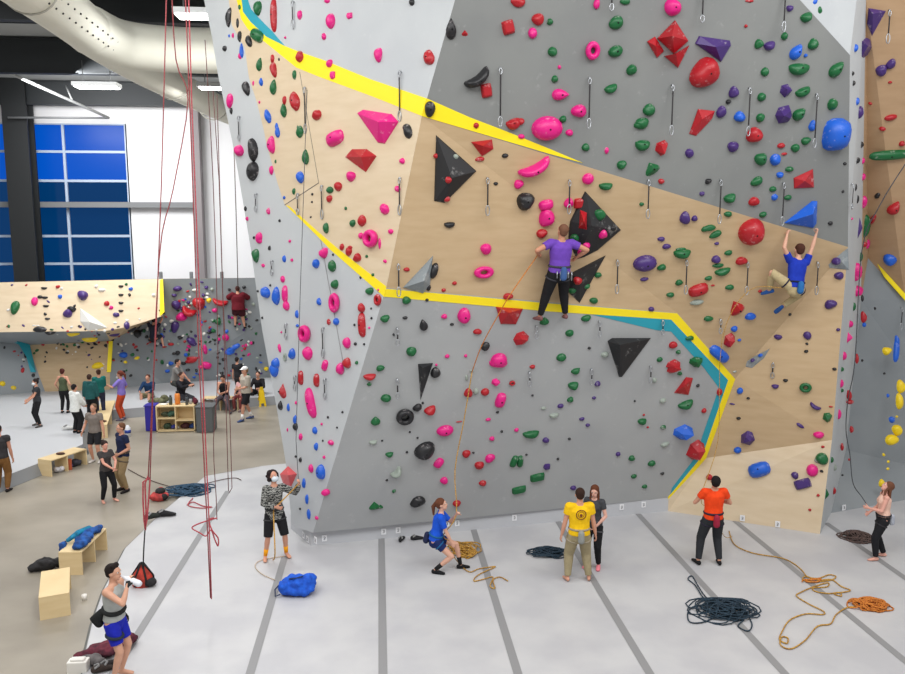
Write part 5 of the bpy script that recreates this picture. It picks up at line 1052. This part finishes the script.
rope_obj('hanging_rope', vpath([(205, 40, 16), (213, 180, 15.8), (218, 360, 15.5), (213.5, 440, 15.3), (216, 494, 15.2), (217, 520, 15)]), .008, RBR, 'thin brown rope hanging down beside the thick red pair', group='ropes hanging left of the tower', sub=3)
rope_obj('hanging_rope', vpath([(213, 90, 16.5), (219, 180, 16.3), (224.5, 350, 16), (227, 440, 15.8), (228.5, 491, 15.6)]), .008, RBR, 'thin brown rope whose end hangs over the mat seam, left of two', group='ropes hanging left of the tower')
rope_obj('hanging_rope', vpath([(217, 95, 16.6), (223, 300, 16.3), (230, 420, 16), (232, 488, 15.8), (229, 493, 15.7)]), .008, RBR, 'thin brown rope whose end hangs over the mat seam, right of two', group='ropes hanging left of the tower')
rope_obj('hanging_rope', vpath([(234, 150, 19), (236, 210, 19), (238, 288, 19)]), .010, RDK, 'thin dark rope running down to the far climber in maroon', group='ropes hanging left of the tower')
rope_obj('rope_tail', [onz(x, y, .02) for x, y in ((187, 505), (193, 502), (203, 506), (212, 507), (200, 508), (188, 505), (193, 498))], .012, RPINK, 'short pink rope tail on the mat above the knotted loops', sub=5)
rope_obj('rope_tail', vpath([(217, 518, 13.4), (210, 520, 13.3), (198, 524, 13.2), (192, 528, 13.2), (200, 533, 13.1), (206, 536, 13.1), (211, 530, 13.1), (215, 540, 13.1), (218, 546, 13.1), (218, 538, 13.1), (212, 530, 13.1), (209, 520, 13.2), (214, 518, 13.2)]), .012, RPINK, 'tangled pinkish rope loops around the thick red pair', sub=5)
rope_obj('loose_rope', [onz(x, y, .02 if x > 172 else -.04) for x, y in ((128, 469), (145, 478), (165, 485), (185, 489), (208, 483), (225, 479), (236, 478), (241, 480))], .010, RDK, 'thin dark rope lying across the concrete and mat to the teal rope heap', sub=5)
def coil(px, rx, ry, hgt, m, label, turns=26, r=.011, seed=0, z=0., name='rope_coil'):
    rg = random.Random(seed); c = onz(*px, z); pts = []
    N = turns * 16; ph = rg.uniform(0, 6)
    for i in range(N):
        t = i / 16 * 2 * PI; k = i / N; a = .55 + .45 * math.sin(i * .071 + ph) * math.cos(i * .023); ox = .32 * math.sin(i * .031 + 1); oy = .32 * math.cos(i * .043)
        x = rx * (a * math.cos(t) * .72 + ox + .1 * math.sin(t * 2.3)); y = ry * (a * math.sin(t) * .72 + oy + .1 * math.cos(t * 1.7))
        hh = hgt * max(0, 1 - math.hypot(x / rx, y / ry) ** 2)
        pts.append(V((x, y, r + hh * (.5 + .5 * math.sin(i * .37 + ph)))))
    b = MB(); b.tube(pts, r, 5); o_ = b.build(name, m, None, c); tag(o_, label, 'rope', 'rope heaps on the mats'); return o_
coil((724, 612), .6, .5, .14, RBLU, 'large tangled dark teal rope heap on the mat below the orange belayer', 40, .010, 1)
rope_obj('rope_tail', [onz(x, y, .02) for x, y in ((712, 608), (702, 596), (695, 585), (688, 579), (692, 576), (697, 584), (705, 596), (716, 606))], .011, RBLU, 'narrow dark rope loop sticking out left of the large teal heap', sub=5)
rope_obj('rope_tail', [onz(x, y, .02) for x, y in ((708, 606), (695, 606), (688, 612), (690, 622), (704, 622), (716, 616))], .011, RBLU, 'wide dark rope loop left of the large teal heap', sub=5)
rope_obj('rope_tail', [onz(x, y, .02) for x, y in ((735, 607), (750, 606), (757, 611), (750, 617), (746, 612), (752, 624), (748, 631), (738, 626), (744, 620))], .011, RBLU, 'dark rope loops at the right of the large teal heap', sub=5)
coil((548, 554), .45, .3, .12, RBLU, 'dark navy rope heap on the mat left of the yellow tee man', 26, .011, 2)
coil((464, 552), .36, .48, .1, RYEL, 'yellow brown rope heap beside the blue-shirted belayer', 20, .012, 3)
coil((870, 607), .36, .28, .14, RORG, 'compact orange rope heap at the end of the long orange rope', 30, .012, 4)
coil((857, 538), .38, .36, .12, RDK, 'brown rope heap beside the woman at the right wall', 26, .012, 5)
coil((188, 491), .6, .5, .12, ropem('rope_steelblue', (48, 84, 110), (30, 58, 82)), 'steel blue rope heap at the edge of the main mat', 34, .014, 6)
px8 = [(-42, 10), (0, 60 - 60 + 90), (60, 100), (130, 130), (180, 170), (210, 205), (270, 215), (330, 195), (370, 205), (340, 225), (250, 235), (185, 225), (200, 205), (270, 225), (345, 222), (400, 260), (450, 280), (430, 290), (360, 300), (400, 315), (390, 295), (330, 300), (260, 290), (240, 270), (320, 262), (325, 240), (250, 260), (170, 295), (150, 315), (220, 360), (300, 400), (295, 418), (200, 415), (110, 450), (65, 520), (55, 560), (95, 580), (100, 550), (65, 545), (60, 590), (120, 610), (200, 560), (265, 485), (340, 470), (370, 420), (430, 380), (480, 375)]
path = [onz(729, 531, .02), onz(734.6, 544.5, .02), onz(753, 553, .02)] + [onz(770 + x / 5.615, 540 + y / 5.615, .02) for x, y in px8[2:]]
rope_obj('loose_rope', path, .011, RYEL, 'long tangled orange yellow rope running from the orange belayer across the mat', sub=5)
rope_obj('loose_rope', [onz(770 + x / 5.615, 540 + y / 5.615, .03) for x, y in ((180, 232), (195, 222), (240, 225), (280, 215), (275, 232), (230, 236), (200, 230), (240, 218), (290, 222))], .013, RORG, 'small orange rope knot in the middle of the long yellow rope', sub=5)
rope_obj('loose_rope', [onz(x, y, .02) for x, y in ((462, 567), (470, 572), (478, 569), (490, 567), (495, 567), (478, 575), (474, 581), (484, 579), (493, 577), (490, 586), (495, 588), (493, 580), (500, 577), (508, 581))], .010, RYEL, 'thin yellow rope tail lying on the mat by the black socks', sub=5)
rope_obj('loose_rope', [onz(x, y, .02) for x, y in ((285, 556), (262, 560), (255, 566), (262, 574), (275, 580))], .008, ropem('rope_white', (200, 185, 165), (180, 150, 120)), 'thin pale rope curling from the striped belayer to the blue bag', sub=5)
# ---------------------------------------------------------------- people
def h_from(px, topy, z=0.):
    b = onz(px[0], px[1], z); d = ray(px[0], topy); t = b.y / d.y; return (EYE + d * t).z - z
def P_(px, topy=None, z=0., **k):
    if topy is not None: k['h'] = min(1.9, max(1.5, h_from(px, topy, z) * 1.0))
    return build_person(px=px, z=z, **k)
BLACK = (26, 26, 29); KHAKI = (150, 138, 108)
GR = 'people in the gym'
# man drinking at the lower left
r, k = P_((118, 679), h=1.74, face=(1, -.2), label='man in grey tank top and royal blue shorts drinking from a white bottle', group=GR, top=(165, 168, 165), sleeve=0, hem=-.0, bottom=(28, 38, 165), leg=.36,
   hair_style='quiff', hair=(32, 24, 22), gloves=(40, 42, 42), hands=((.0, .26, .84), (.27, -.07, 1.47)), elbows=((-1, .5, -.3), (.35, -.6, -1)), skin=(208, 158, 132), build=1.06, lean=(.03, 0, 1), look=(0, .05), palms=((0, -1, 0), (0.2, 1, .2)), loose=1.1)
b = MB(); W_ = k['WR']; m0 = k['hp'](.125, 0, -.055); d_ = V((1, -.12, -.3)).normalized()
b.tube([m0, m0 + d_ * .05, m0 + d_ * .09, m0 + d_ * .27, m0 + d_ * .3], [.018, .024, .042, .046, .03], 14)
o_ = b.build('water_bottle', mat('bottle_white', (225, 228, 235), .4)); o_.matrix_world = r.matrix_basis.copy(); tag(o_, 'white water bottle held to the mouth by the man in blue shorts', 'bottle')
b = MB(); P, T = k['P'], k['T']
pts = [P + T * (.14 - .03 * math.cos(a)) + V((math.cos(a) * .125, math.sin(a) * .165, 0)) for a in [i * PI / 12 for i in range(25)]]; b.tube(pts, (.035), 8, caps=False); b.cap_tube([P + V((-.12, -.1, .12)), P + V((-.2, -.12, .03)), P + V((-.17, -.1, -.04))], [.06, .085, .06], 10)
k['child']('waist_pack', b.mesh('waist_pack'), (34, 36, 36))
hc_ = (P + V((0, -.09, -.03))).lerp(k['KR'], .42); b = MB(); pts = [hc_ + V((math.cos(a) * .108, math.sin(a) * .104, -.02 * math.cos(a))) for a in [i * PI / 12 for i in range(25)]]; b.tube(pts, .022, 8, caps=False); k['child']('thigh_strap', b.mesh('thigh_strap'), (40, 48, 60))
# striped belayer
r, k = P_((276, 558), h=1.76, face=(.35, -1), label='belayer in black and white patterned sweater, black shorts and orange gaiters looking up', group=GR, top=(88, 88, 86), sleeve=1.9, hem=-.12, bottom=BLACK, leg=.5, female=True,
   hair_style='curly', hair=(34, 24, 24), mask=(205, 215, 222), socks=(238, 160, 25), hands=((.25, .42, 1.5), (.24, -.02, 1.1)), elbows=((-.2, .6, -1), (-.6, -1, -.4)), look=(.35, .45), lean=(-.04, .02, 1), feet=((.0, .2, .085), (.0, -.2, .085)), harness=(60, 60, 62), loose=1.5, curls=(.9, .9))
m_ = [c for c in r.children if c.name.startswith('shirt')][0].data.materials
pm = bpy.data.materials.new('pattern_knit'); pm.use_nodes = True; nt = pm.node_tree; bs = nt.nodes['Principled BSDF']; bs.inputs['Roughness'].default_value = .9
tc = nt.nodes.new('ShaderNodeTexCoord'); wv = nt.nodes.new('ShaderNodeTexWave'); wv.bands_direction = 'Z'; wv.inputs['Scale'].default_value = 7; wv.inputs['Distortion'].default_value = 9; wv.inputs['Detail'].default_value = 3; wv.inputs['Detail Scale'].default_value = 3
cr = nt.nodes.new('ShaderNodeValToRGB'); cr.color_ramp.elements[0].position = .4; cr.color_ramp.elements[0].color = lin((38, 40, 40)); cr.color_ramp.elements[1].position = .75; cr.color_ramp.elements[1].color = lin((150, 150, 145))
nt.links.new(tc.outputs['Object'], wv.inputs['Vector']); nt.links.new(wv.outputs['Color'], cr.inputs['Fac']); nt.links.new(cr.outputs['Color'], bs.inputs['Base Color']); m_[0] = pm
W1 = r.matrix_basis
def toW(r, v): return r.matrix_basis @ v
rope_obj('belay_rope', [toW(r, k['WL']), toW(r, k['WL'].lerp(k['WR'], .5)), toW(r, k['WR']), toW(r, k['P'] + V((.16, -.05, .05))), onz(275, 553, .5), onz(273, 560, .02)], .012, RYEL, 'yellow rope running through the hands of the striped belayer', sub=4)
rope_obj('belay_rope', [toW(r, k['WL'] + V((0, 0, 0))), atY(296, 440, 15.4), atY(300, 300, 15.0), atY(307, 90, 14.6)], .006, RGRY, 'thin rope rising from the striped belayer along the left face')
# blue-shirted belayer
r, k = P_((447, 571), h=1.68, face=(1, -.1), label='belayer in blue shirt and black socks leaning back beside the yellow rope heap', group=GR, top=(25, 82, 200), sleeve=.75, bottom=(24, 40, 90), leg=.26, female=True, hair=(96, 56, 38), hair_style='pony',
   pelvis=(-.22, 0, .68), lean=(.22, 0, 1), feet=((.26, .12, .085), (-.22, -.12, .085)), hands=((.18, .06, 1.12), (.1, -.14, .62)), elbows=((-.4, .6, -1), (-1, -.5, -.1)), look=(-.1, .35), harness=(30, 90, 140), chalk=(34, 40, 70), shoes=(24, 24, 27), socks=(28, 28, 30), skin=(214, 165, 142), curls=(1.2, 1.2))
rope_obj('belay_rope', [atY(472, 372, 15.1), atY(464, 420, 15.1), atY(455, 470, 14.9), toW(r, k['WL']), toW(r, k['P'] + V((.15, 0, .05))), toW(r, k['WR']), onz(454, 556, .3), onz(458, 562, .03)], .010, RYEL, 'yellow rope running down through the hands of the blue-shirted belayer', sub=4)
# yellow tee man
r, k = P_((578, 581), 487, face=(.04, 1), label='man in yellow tee and khaki trousers seen from behind', group=GR, top=(232, 186, 20), bottom=KHAKI, leg=1., loose=1.5, build=1.12, hair=(50, 32, 24), harness=(150, 140, 120), chalk=(140, 142, 138),
   hands=((.04, .31, .83), (.04, -.31, .83)), feet=((0, .19, .085), (0, -.19, .085)), skin=(205, 150, 125))
BP = MB(); c_ = k['P'] + k['T'] * .36 - k['Ff'] * .142
BP.tube([c_ + k['Lf'] * .085 * math.cos(a) + k['T'] * .085 * math.sin(a) for a in [i * PI / 12 for i in range(25)]], .008, 5, caps=False)
BP.tube([c_ + k['Lf'] * .05 * math.cos(a) + k['T'] * .05 * math.sin(a) for a in [i * PI / 12 for i in range(25)]], .005, 5, caps=False)
BP.ball(c_ - k['T'] * .01, (.012, .028, .03), 8, 6)
k['child']('back_print', BP.mesh('back_print'), mat('print_brown', (120, 60, 25), .8))
# woman facing him
r, k = P_((593, 567), 484, face=(-.6, -1), label='woman in dark grey tee and black leggings talking to the man in yellow', group=GR, top=(62, 64, 68), bottom=BLACK, female=True, hair=(92, 52, 34), hair_style='long', shoes=(225, 130, 140),
   hands=((.16, .1, .95), (.18, -.08, .95)), elbows=((-.6, 1, -.3), (-.6, -1, -.3)), look=(.1, -.1), skin=(220, 170, 152), chalk=(170, 40, 70), harness=(80, 80, 84))
b = MB(); c_ = k['P'] + k['T'] * .38 + k['Ff'] * .135; b.ball(c_, (.012, .045, .022), 8, 6); b.ball(c_ - k['T'] * .04, (.01, .03, .012), 8, 6); k['child']('shirt_print', b.mesh('shirt_print'), mat('print_teal', (70, 185, 190), .8))
# orange belayer
r, k = P_((711, 564), 473, face=(.05, 1), label='belayer in bright orange tee and dark trousers seen from behind, looking up', group=GR, top=(232, 68, 22), bottom=(42, 44, 48), shoes=(26, 26, 28), hair=(28, 22, 22), loose=1.25, build=1.05,
   hands=((.28, .14, 1.2), (.26, -.16, 1.15)), elbows=((-.7, 1, -.5), (-.7, -1, -.5)), look=(-.1, .55), feet=((0, .24, .085), (-.03, -.14, .085)), harness=(40, 36, 50), chalk=(150, 36, 60))
rope_obj('belay_rope', [onz(732, 536, .02), toW(r, V((.1, -.26, .5))), toW(r, k['P'] + V((.16, 0, .06))), toW(r, k['WL']), atY(718, 440, 15.4), atY(722, 340, 15.2), atY(748, 291, 14.9), atY(782, 288, 14.7)], .006, RYEL, 'rope rising from the orange belayer up the plywood to the climber in blue', sub=4)
# woman at the right wall
r, k = P_((880, 559), 480, face=(-1, .35), label='woman in blush sports top and black trousers looking up at the right wall', group=GR, top=(226, 186, 168), sleeve=0, hem=.06, bottom=(28, 28, 32), female=True, hair=(105, 68, 50), hair_style='long', loose=1.4,
   hands=((.3, .05, 1.12), (.26, -.05, 1.0)), elbows=((-.7, .8, -.5), (-.7, -.8, -.6)), look=(.0, .6), skin=(222, 165, 148), feet=((.02, -.1, .085), (.0, .14, .085)) and ((.12, .14, .085), (-.1, -.14, .085)), harness=(50, 48, 52), chalk=(170, 175, 185))
rope_obj('belay_rope', [toW(r, k['WL']), atY(862, 497, 16.2), atY(853, 483, 16.4), atY(850, 455, 16.3), atY(846, 430, 16.1), atY(848, 400, 15.8), atY(855, 360, 15.4), atY(862, 250, 14.9), atY(880, 205, 14.5), atY(908, 160, 14.2)], .010, RGRY, 'grey rope rising from the woman at the right wall beside the tower edge', sub=5)
# climber in purple
H_ = bvh.ray_cast(EYE, ray(548, 320).normalized()); loc, n = H_[0], H_[1]; n = n if n.y < 0 else -n
nh = V((n.x, n.y, 0)).normalized(); pos = loc + nh * .34; 
r, k = build_person(pos=pos, h=1.87, face=(-nh.x, -nh.y), label='climber in purple tee and black trousers standing on the lower yellow stripe', group=GR, top=(104, 66, 168), bottom=BLACK, hair=(110, 76, 58), build=1.2, pelvis=(-.16, 0.0, .93), lean=(-.1, -.02, 1),
   feet=((.12, .26, .03), (.12, -.25, .12)), hands=((-.02, .34, 1.2), (-.08, -.36, 1.14)), elbows=((-.6, 1, -.2), (-.5, -1, -.2)), look=(.2, .35), shoes=(120, 80, 80), harness=(60, 60, 66), chalk=(60, 90, 140), skin=(196, 140, 112), curls=(1.0, .7))
root_purple = r
b = MB()
for i in range(7):
    q = k['P'] - k['Ff'] * .15 + k['Lf'] * (.1 - .12 * (i % 2) - .03 * i) ; b.tube([q, q - V((0, 0, .12 + .02 * (i % 3)))], .010, 5)
k['child']('gear_rack', b.mesh('gear_rack'), STL)
rope_obj('belay_rope', [toW(r, k['WL']), atY(510, 295, 14.4), atY(500, 312, 14.5), atY(482, 345, 14.8), atY(472, 372, 15.1)], .009, RORG, 'orange rope from the climber in purple down across the lower yellow stripe', sub=5)
# climber in blue
H_ = bvh.ray_cast(EYE, ray(780, 284).normalized()); loc, n = H_[0], H_[1]; n = n if n.y < 0 else -n
nh = V((n.x, n.y, 0)).normalized(); pos = loc + nh * .52 - V((0, 0, .98))
r, k = build_person(pos=pos, h=1.84, face=(-.12, 1), label='climber in blue tee hanging with both arms raised on the right plywood', group=GR, top=(26, 52, 165), sleeve=.55, bottom=(176, 160, 122), leg=.98, loose=1.3, hair=(70, 40, 30), pelvis=(0, 0, .93), lean=(.12, -.14, 1),
   feet=((.36, .30, .84), (.34, .02, .50)), knees=((.5, 1, .8), (.6, -1, .1)), hands=((.08, .18, 1.88), (.02, -.44, 2.04)), elbows=((-.5, .9, -.6), (-.3, -.8, -.6)), look=(0, .2), shoes=(40, 84, 150), harness=(30, 34, 60), chalk=(40, 100, 160), skin=(214, 165, 140), curls=(1.2, 1.2), foot_dirs=((.7, .5, -.2), (.8, 0, -.5)))
# far climbers
H_ = bvh.ray_cast(EYE, ray(241, 327).normalized()); loc, n = H_[0], H_[1]
build_person(pos=loc - V((0, .42, 0)), h=1.72, face=(-.1, 1), label='climber in maroon shirt hanging on the far grey bouldering wall', group=GR, top=(92, 18, 30), sleeve=1.3, hem=-.12, bottom=(60, 18, 26), leg=.4, loose=4.2, build=1.2, hair=(60, 30, 26), feet=((.25, .16, .1), (.25, -.2, .0)), hands=((.35, .2, 1.25), (.35, -.22, 1.2)), elbows=((-.4, 1, -.4), (-.4, -1, -.4)), shoes=(40, 36, 38), pelvis=(-.05, 0, .86), vox=.014)
H_ = bvh.ray_cast(EYE, ray(158, 345).normalized()); loc, n = H_[0], H_[1]
build_person(pos=loc - V((0, .55, .1)), h=1.65, face=(.1, 1), label='boulderer in dark clothes crouched under the yellow edge of the far wall', group=GR, top=(40, 44, 60), bottom=(36, 36, 42), leg=.5, pelvis=(0, 0, .5), lean=(.2, 0, 1), feet=((.35, .25, .3), (.35, -.25, .1)), hands=((.35, .25, 1.35), (.35, -.25, 1.3)), hair=(40, 30, 28), shoes=(150, 50, 46), vox=.014)
# people on and beside the far mat
Z1 = .24; Z0 = -.06
P_((39, 426), 378, Z1, face=(-.7, -.5), label='woman in dark tee, black leggings and white mask standing on the far mat', group=GR, top=(52, 54, 58), bottom=BLACK, female=True, mask=(225, 228, 230), hair=(36, 28, 28), hair_style='bun', hands=((.34, .18, .98), (.3, -.05, 1.0)), feet=((0, .2, .085), (.0, -.16, .085)), shoes=(80, 76, 74), vox=.014)
P_((65, 413), 369, Z1, face=(.1, 1), label='person in olive tank top and black trousers seen from behind on the far mat', group=GR, top=(78, 88, 66), sleeve=0, bottom=BLACK, hair=(80, 40, 34), hair_style='bun', female=True, shoes=BLACK, hands=((.1, .26, .95), (.1, -.3, 1.0)), vox=.014)
P_((77, 433), 386, Z1, face=(.6, .8), label='person in white puffy jacket and black leggings at the corner of the far mat', group=GR, top=(222, 224, 220), sleeve=1.9, hem=-.15, bottom=BLACK, loose=3.2, hood=True, hair=(30, 26, 28), shoes=BLACK, hands=((.3, .1, .95), (.3, -.1, .95)), vox=.014)
P_((92, 420), 377, Z1, face=(.1, 1), label='person in dark teal hoodie with back turned, left of the two in teal', group=GR, top=(34, 84, 84), sleeve=1.9, hem=-.12, bottom=BLACK, loose=2.4, hood=True, hair=(60, 42, 34), shoes=BLACK, vox=.014)
P_((101, 414), 372, Z1, face=(-.5, .9), label='person in green teal jacket, right of the two in teal', group=GR, top=(24, 98, 92), sleeve=1.9, hem=-.08, bottom=(44, 46, 70), loose=2.0, hair=(66, 44, 34), hair_style='bun', shoes=(60, 80, 160), hands=((.3, .1, 1.0), (.25, -.1, 1.0)), vox=.014)
P_((97, 462), 403, Z0, face=(-.2, -1), label='man in grey tee and black shorts standing in front of the plywood bench', group=GR, top=(120, 112, 106), bottom=(34, 34, 38), leg=.42, hair=(110, 84, 66), build=1.08, loose=1.3, hands=((.05, .3, .84), (.15, -.3, .92)), shoes=(190, 185, 180), vox=.012)
P_((108, 502), 444, Z0, face=(.6, -.6), label='woman in dark tee and black leggings talking to the man in navy, barefoot', group=GR, top=(64, 60, 60), bottom=BLACK, female=True, hair=(44, 32, 30), hair_style='bun', hands=((.3, .1, 1.0), (.34, .0, 1.02)), elbows=((-.5, 1, -.3), (-.5, -1, -.4)), skin=(222, 160, 140), feet=((.05, .16, .085), (-.05, -.12, .085)), vox=.012)
P_((125, 491), 422, Z0, face=(-.75, -.7), label='man in navy tee and khaki trousers facing the woman in dark tee', group=GR, top=(28, 36, 66), bottom=(148, 126, 92), shoes=(36, 32, 32), hair=(104, 70, 50), build=1.1, hands=((.16, .14, 1.0), (.02, -.3, .9)), harness=(90, 80, 70), vox=.012)
P_((123, 420), 370, Z0, face=(-1, .1), label='woman in lavender top and red orange trousers standing behind the far mat edge', group=GR, top=(132, 116, 196), sleeve=.9, bottom=(196, 78, 46), female=True, hair=(104, 52, 40), hair_style='pony', hands=((.4, .15, 1.25), (.1, -.24, .95)), shoes=(110, 105, 125), vox=.014)
P_((147, 407), None, Z0, h=1.7, face=(-.1, -1), label='man in navy sweater sitting on the edge of the far mat beside the blue bin', group=GR, top=(24, 52, 88), sleeve=1.8, bottom=(130, 124, 96), leg=.5, hair=(84, 50, 38), pelvis=(-.3, 0, .38), lean=(.12, 0, 1), feet=((.2, .12, .085), (.2, -.12, .085)), hands=((.2, .16, .62), (.2, -.16, .62)), shoes=(180, 110, 84), vox=.014)
P_((178, 400), None, Z1, h=1.72, face=(1, -.2), label='person in grey tee bending slightly behind the orange jug', group=GR, top=(128, 126, 124), sleeve=.8, bottom=(60, 62, 60), hair=(36, 30, 30), lean=(.25, 0, 1), pelvis=(-.1, 0, .72), hands=((.4, .1, .7), (.38, -.15, .7)), shoes=BLACK, vox=.014)
P_((186, 412), None, Z0, h=1.72, face=(.9, -.5), label='person in black sweater sitting behind the cubby shelf', group=GR, top=(28, 28, 34), sleeve=1.9, bottom=(50, 50, 56), hair=(52, 34, 30), pelvis=(-.2, 0, .62), lean=(.1, 0, 1), feet=((.25, .12, .085), (.25, -.12, .085)), hands=((.3, .1, 1.0), (.3, -.1, 1.0)), shoes=BLACK, vox=.014, loose=1.6)
P_((222, 413), None, Z0, h=1.75, face=(-.1, -1), label='man in black tank top and grey trousers seated on the far plywood bench', group=GR, top=(28, 28, 32), sleeve=0, bottom=(92, 84, 92), hair=(36, 28, 28), pelvis=(-.38, 0, .52), lean=(.12, 0, 1), feet=((.05, .3, .085), (.05, -.3, .085)), hands=((.05, .08, .72), (.06, -.08, .72)), look=(0, -.5), shoes=(60, 56, 60), vox=.012)
P_((238, 411), None, Z0, h=1.6, face=(-.3, -1), label='person in pale pink top sitting at the right end of the far bench', group=GR, top=(196, 150, 150), sleeve=.5, bottom=(120, 60, 60), female=True, hair=(40, 28, 28), hair_style='long', pelvis=(-.38, 0, .52), feet=((.05, .12, .085), (.05, -.12, .085)), hands=((.05, .1, .7), (.06, -.08, .7)), shoes=(120, 100, 100), vox=.014)
P_((239, 398), 358, Z1, face=(.3, 1), label='person in black tee standing behind the far bench with back turned', group=GR, top=(34, 34, 38), bottom=(52, 48, 50), hair=(40, 32, 30), lean=(.1, .1, 1), shoes=BLACK, vox=.014)
P_((247, 420), 366, Z0, face=(-.8, -.6), label='person in beige tee, black shorts and white cap walking past the far bench', group=GR, top=(176, 168, 156), sleeve=.9, bottom=(30, 30, 34), leg=.44, cap=(235, 235, 235), hair=(130, 100, 70), loose=2.6, hands=((.26, .04, 1.05), (.24, -.1, 1.03)), feet=((.22, .1, .085), (-.22, -.1, .085)), shoes=(60, 78, 120), socks=(230, 228, 225), vox=.012)
P_((257, 403), None, Z0, h=1.7, face=(-.2, -1), label='person in black sitting beside the yellow caution sign', group=GR, top=(36, 34, 38), sleeve=1.8, bottom=(34, 34, 38), hair=(52, 36, 32), pelvis=(-.3, 0, .38), lean=(.15, 0, 1), feet=((.1, .12, .085), (.1, -.12, .085)), hands=((.15, .16, .6), (.15, -.16, .6)), shoes=BLACK, vox=.014)
P_((3, 492), 424, Z0, face=(-.1, 1), label='man in dark grey tank top and brown trousers cut by the left picture edge', group=GR, top=(52, 50, 52), sleeve=.3, bottom=(120, 84, 46), hair=(36, 30, 30), build=1.12, shoes=(36, 32, 32), loose=1.4, skin=(196, 140, 118), vox=.012)
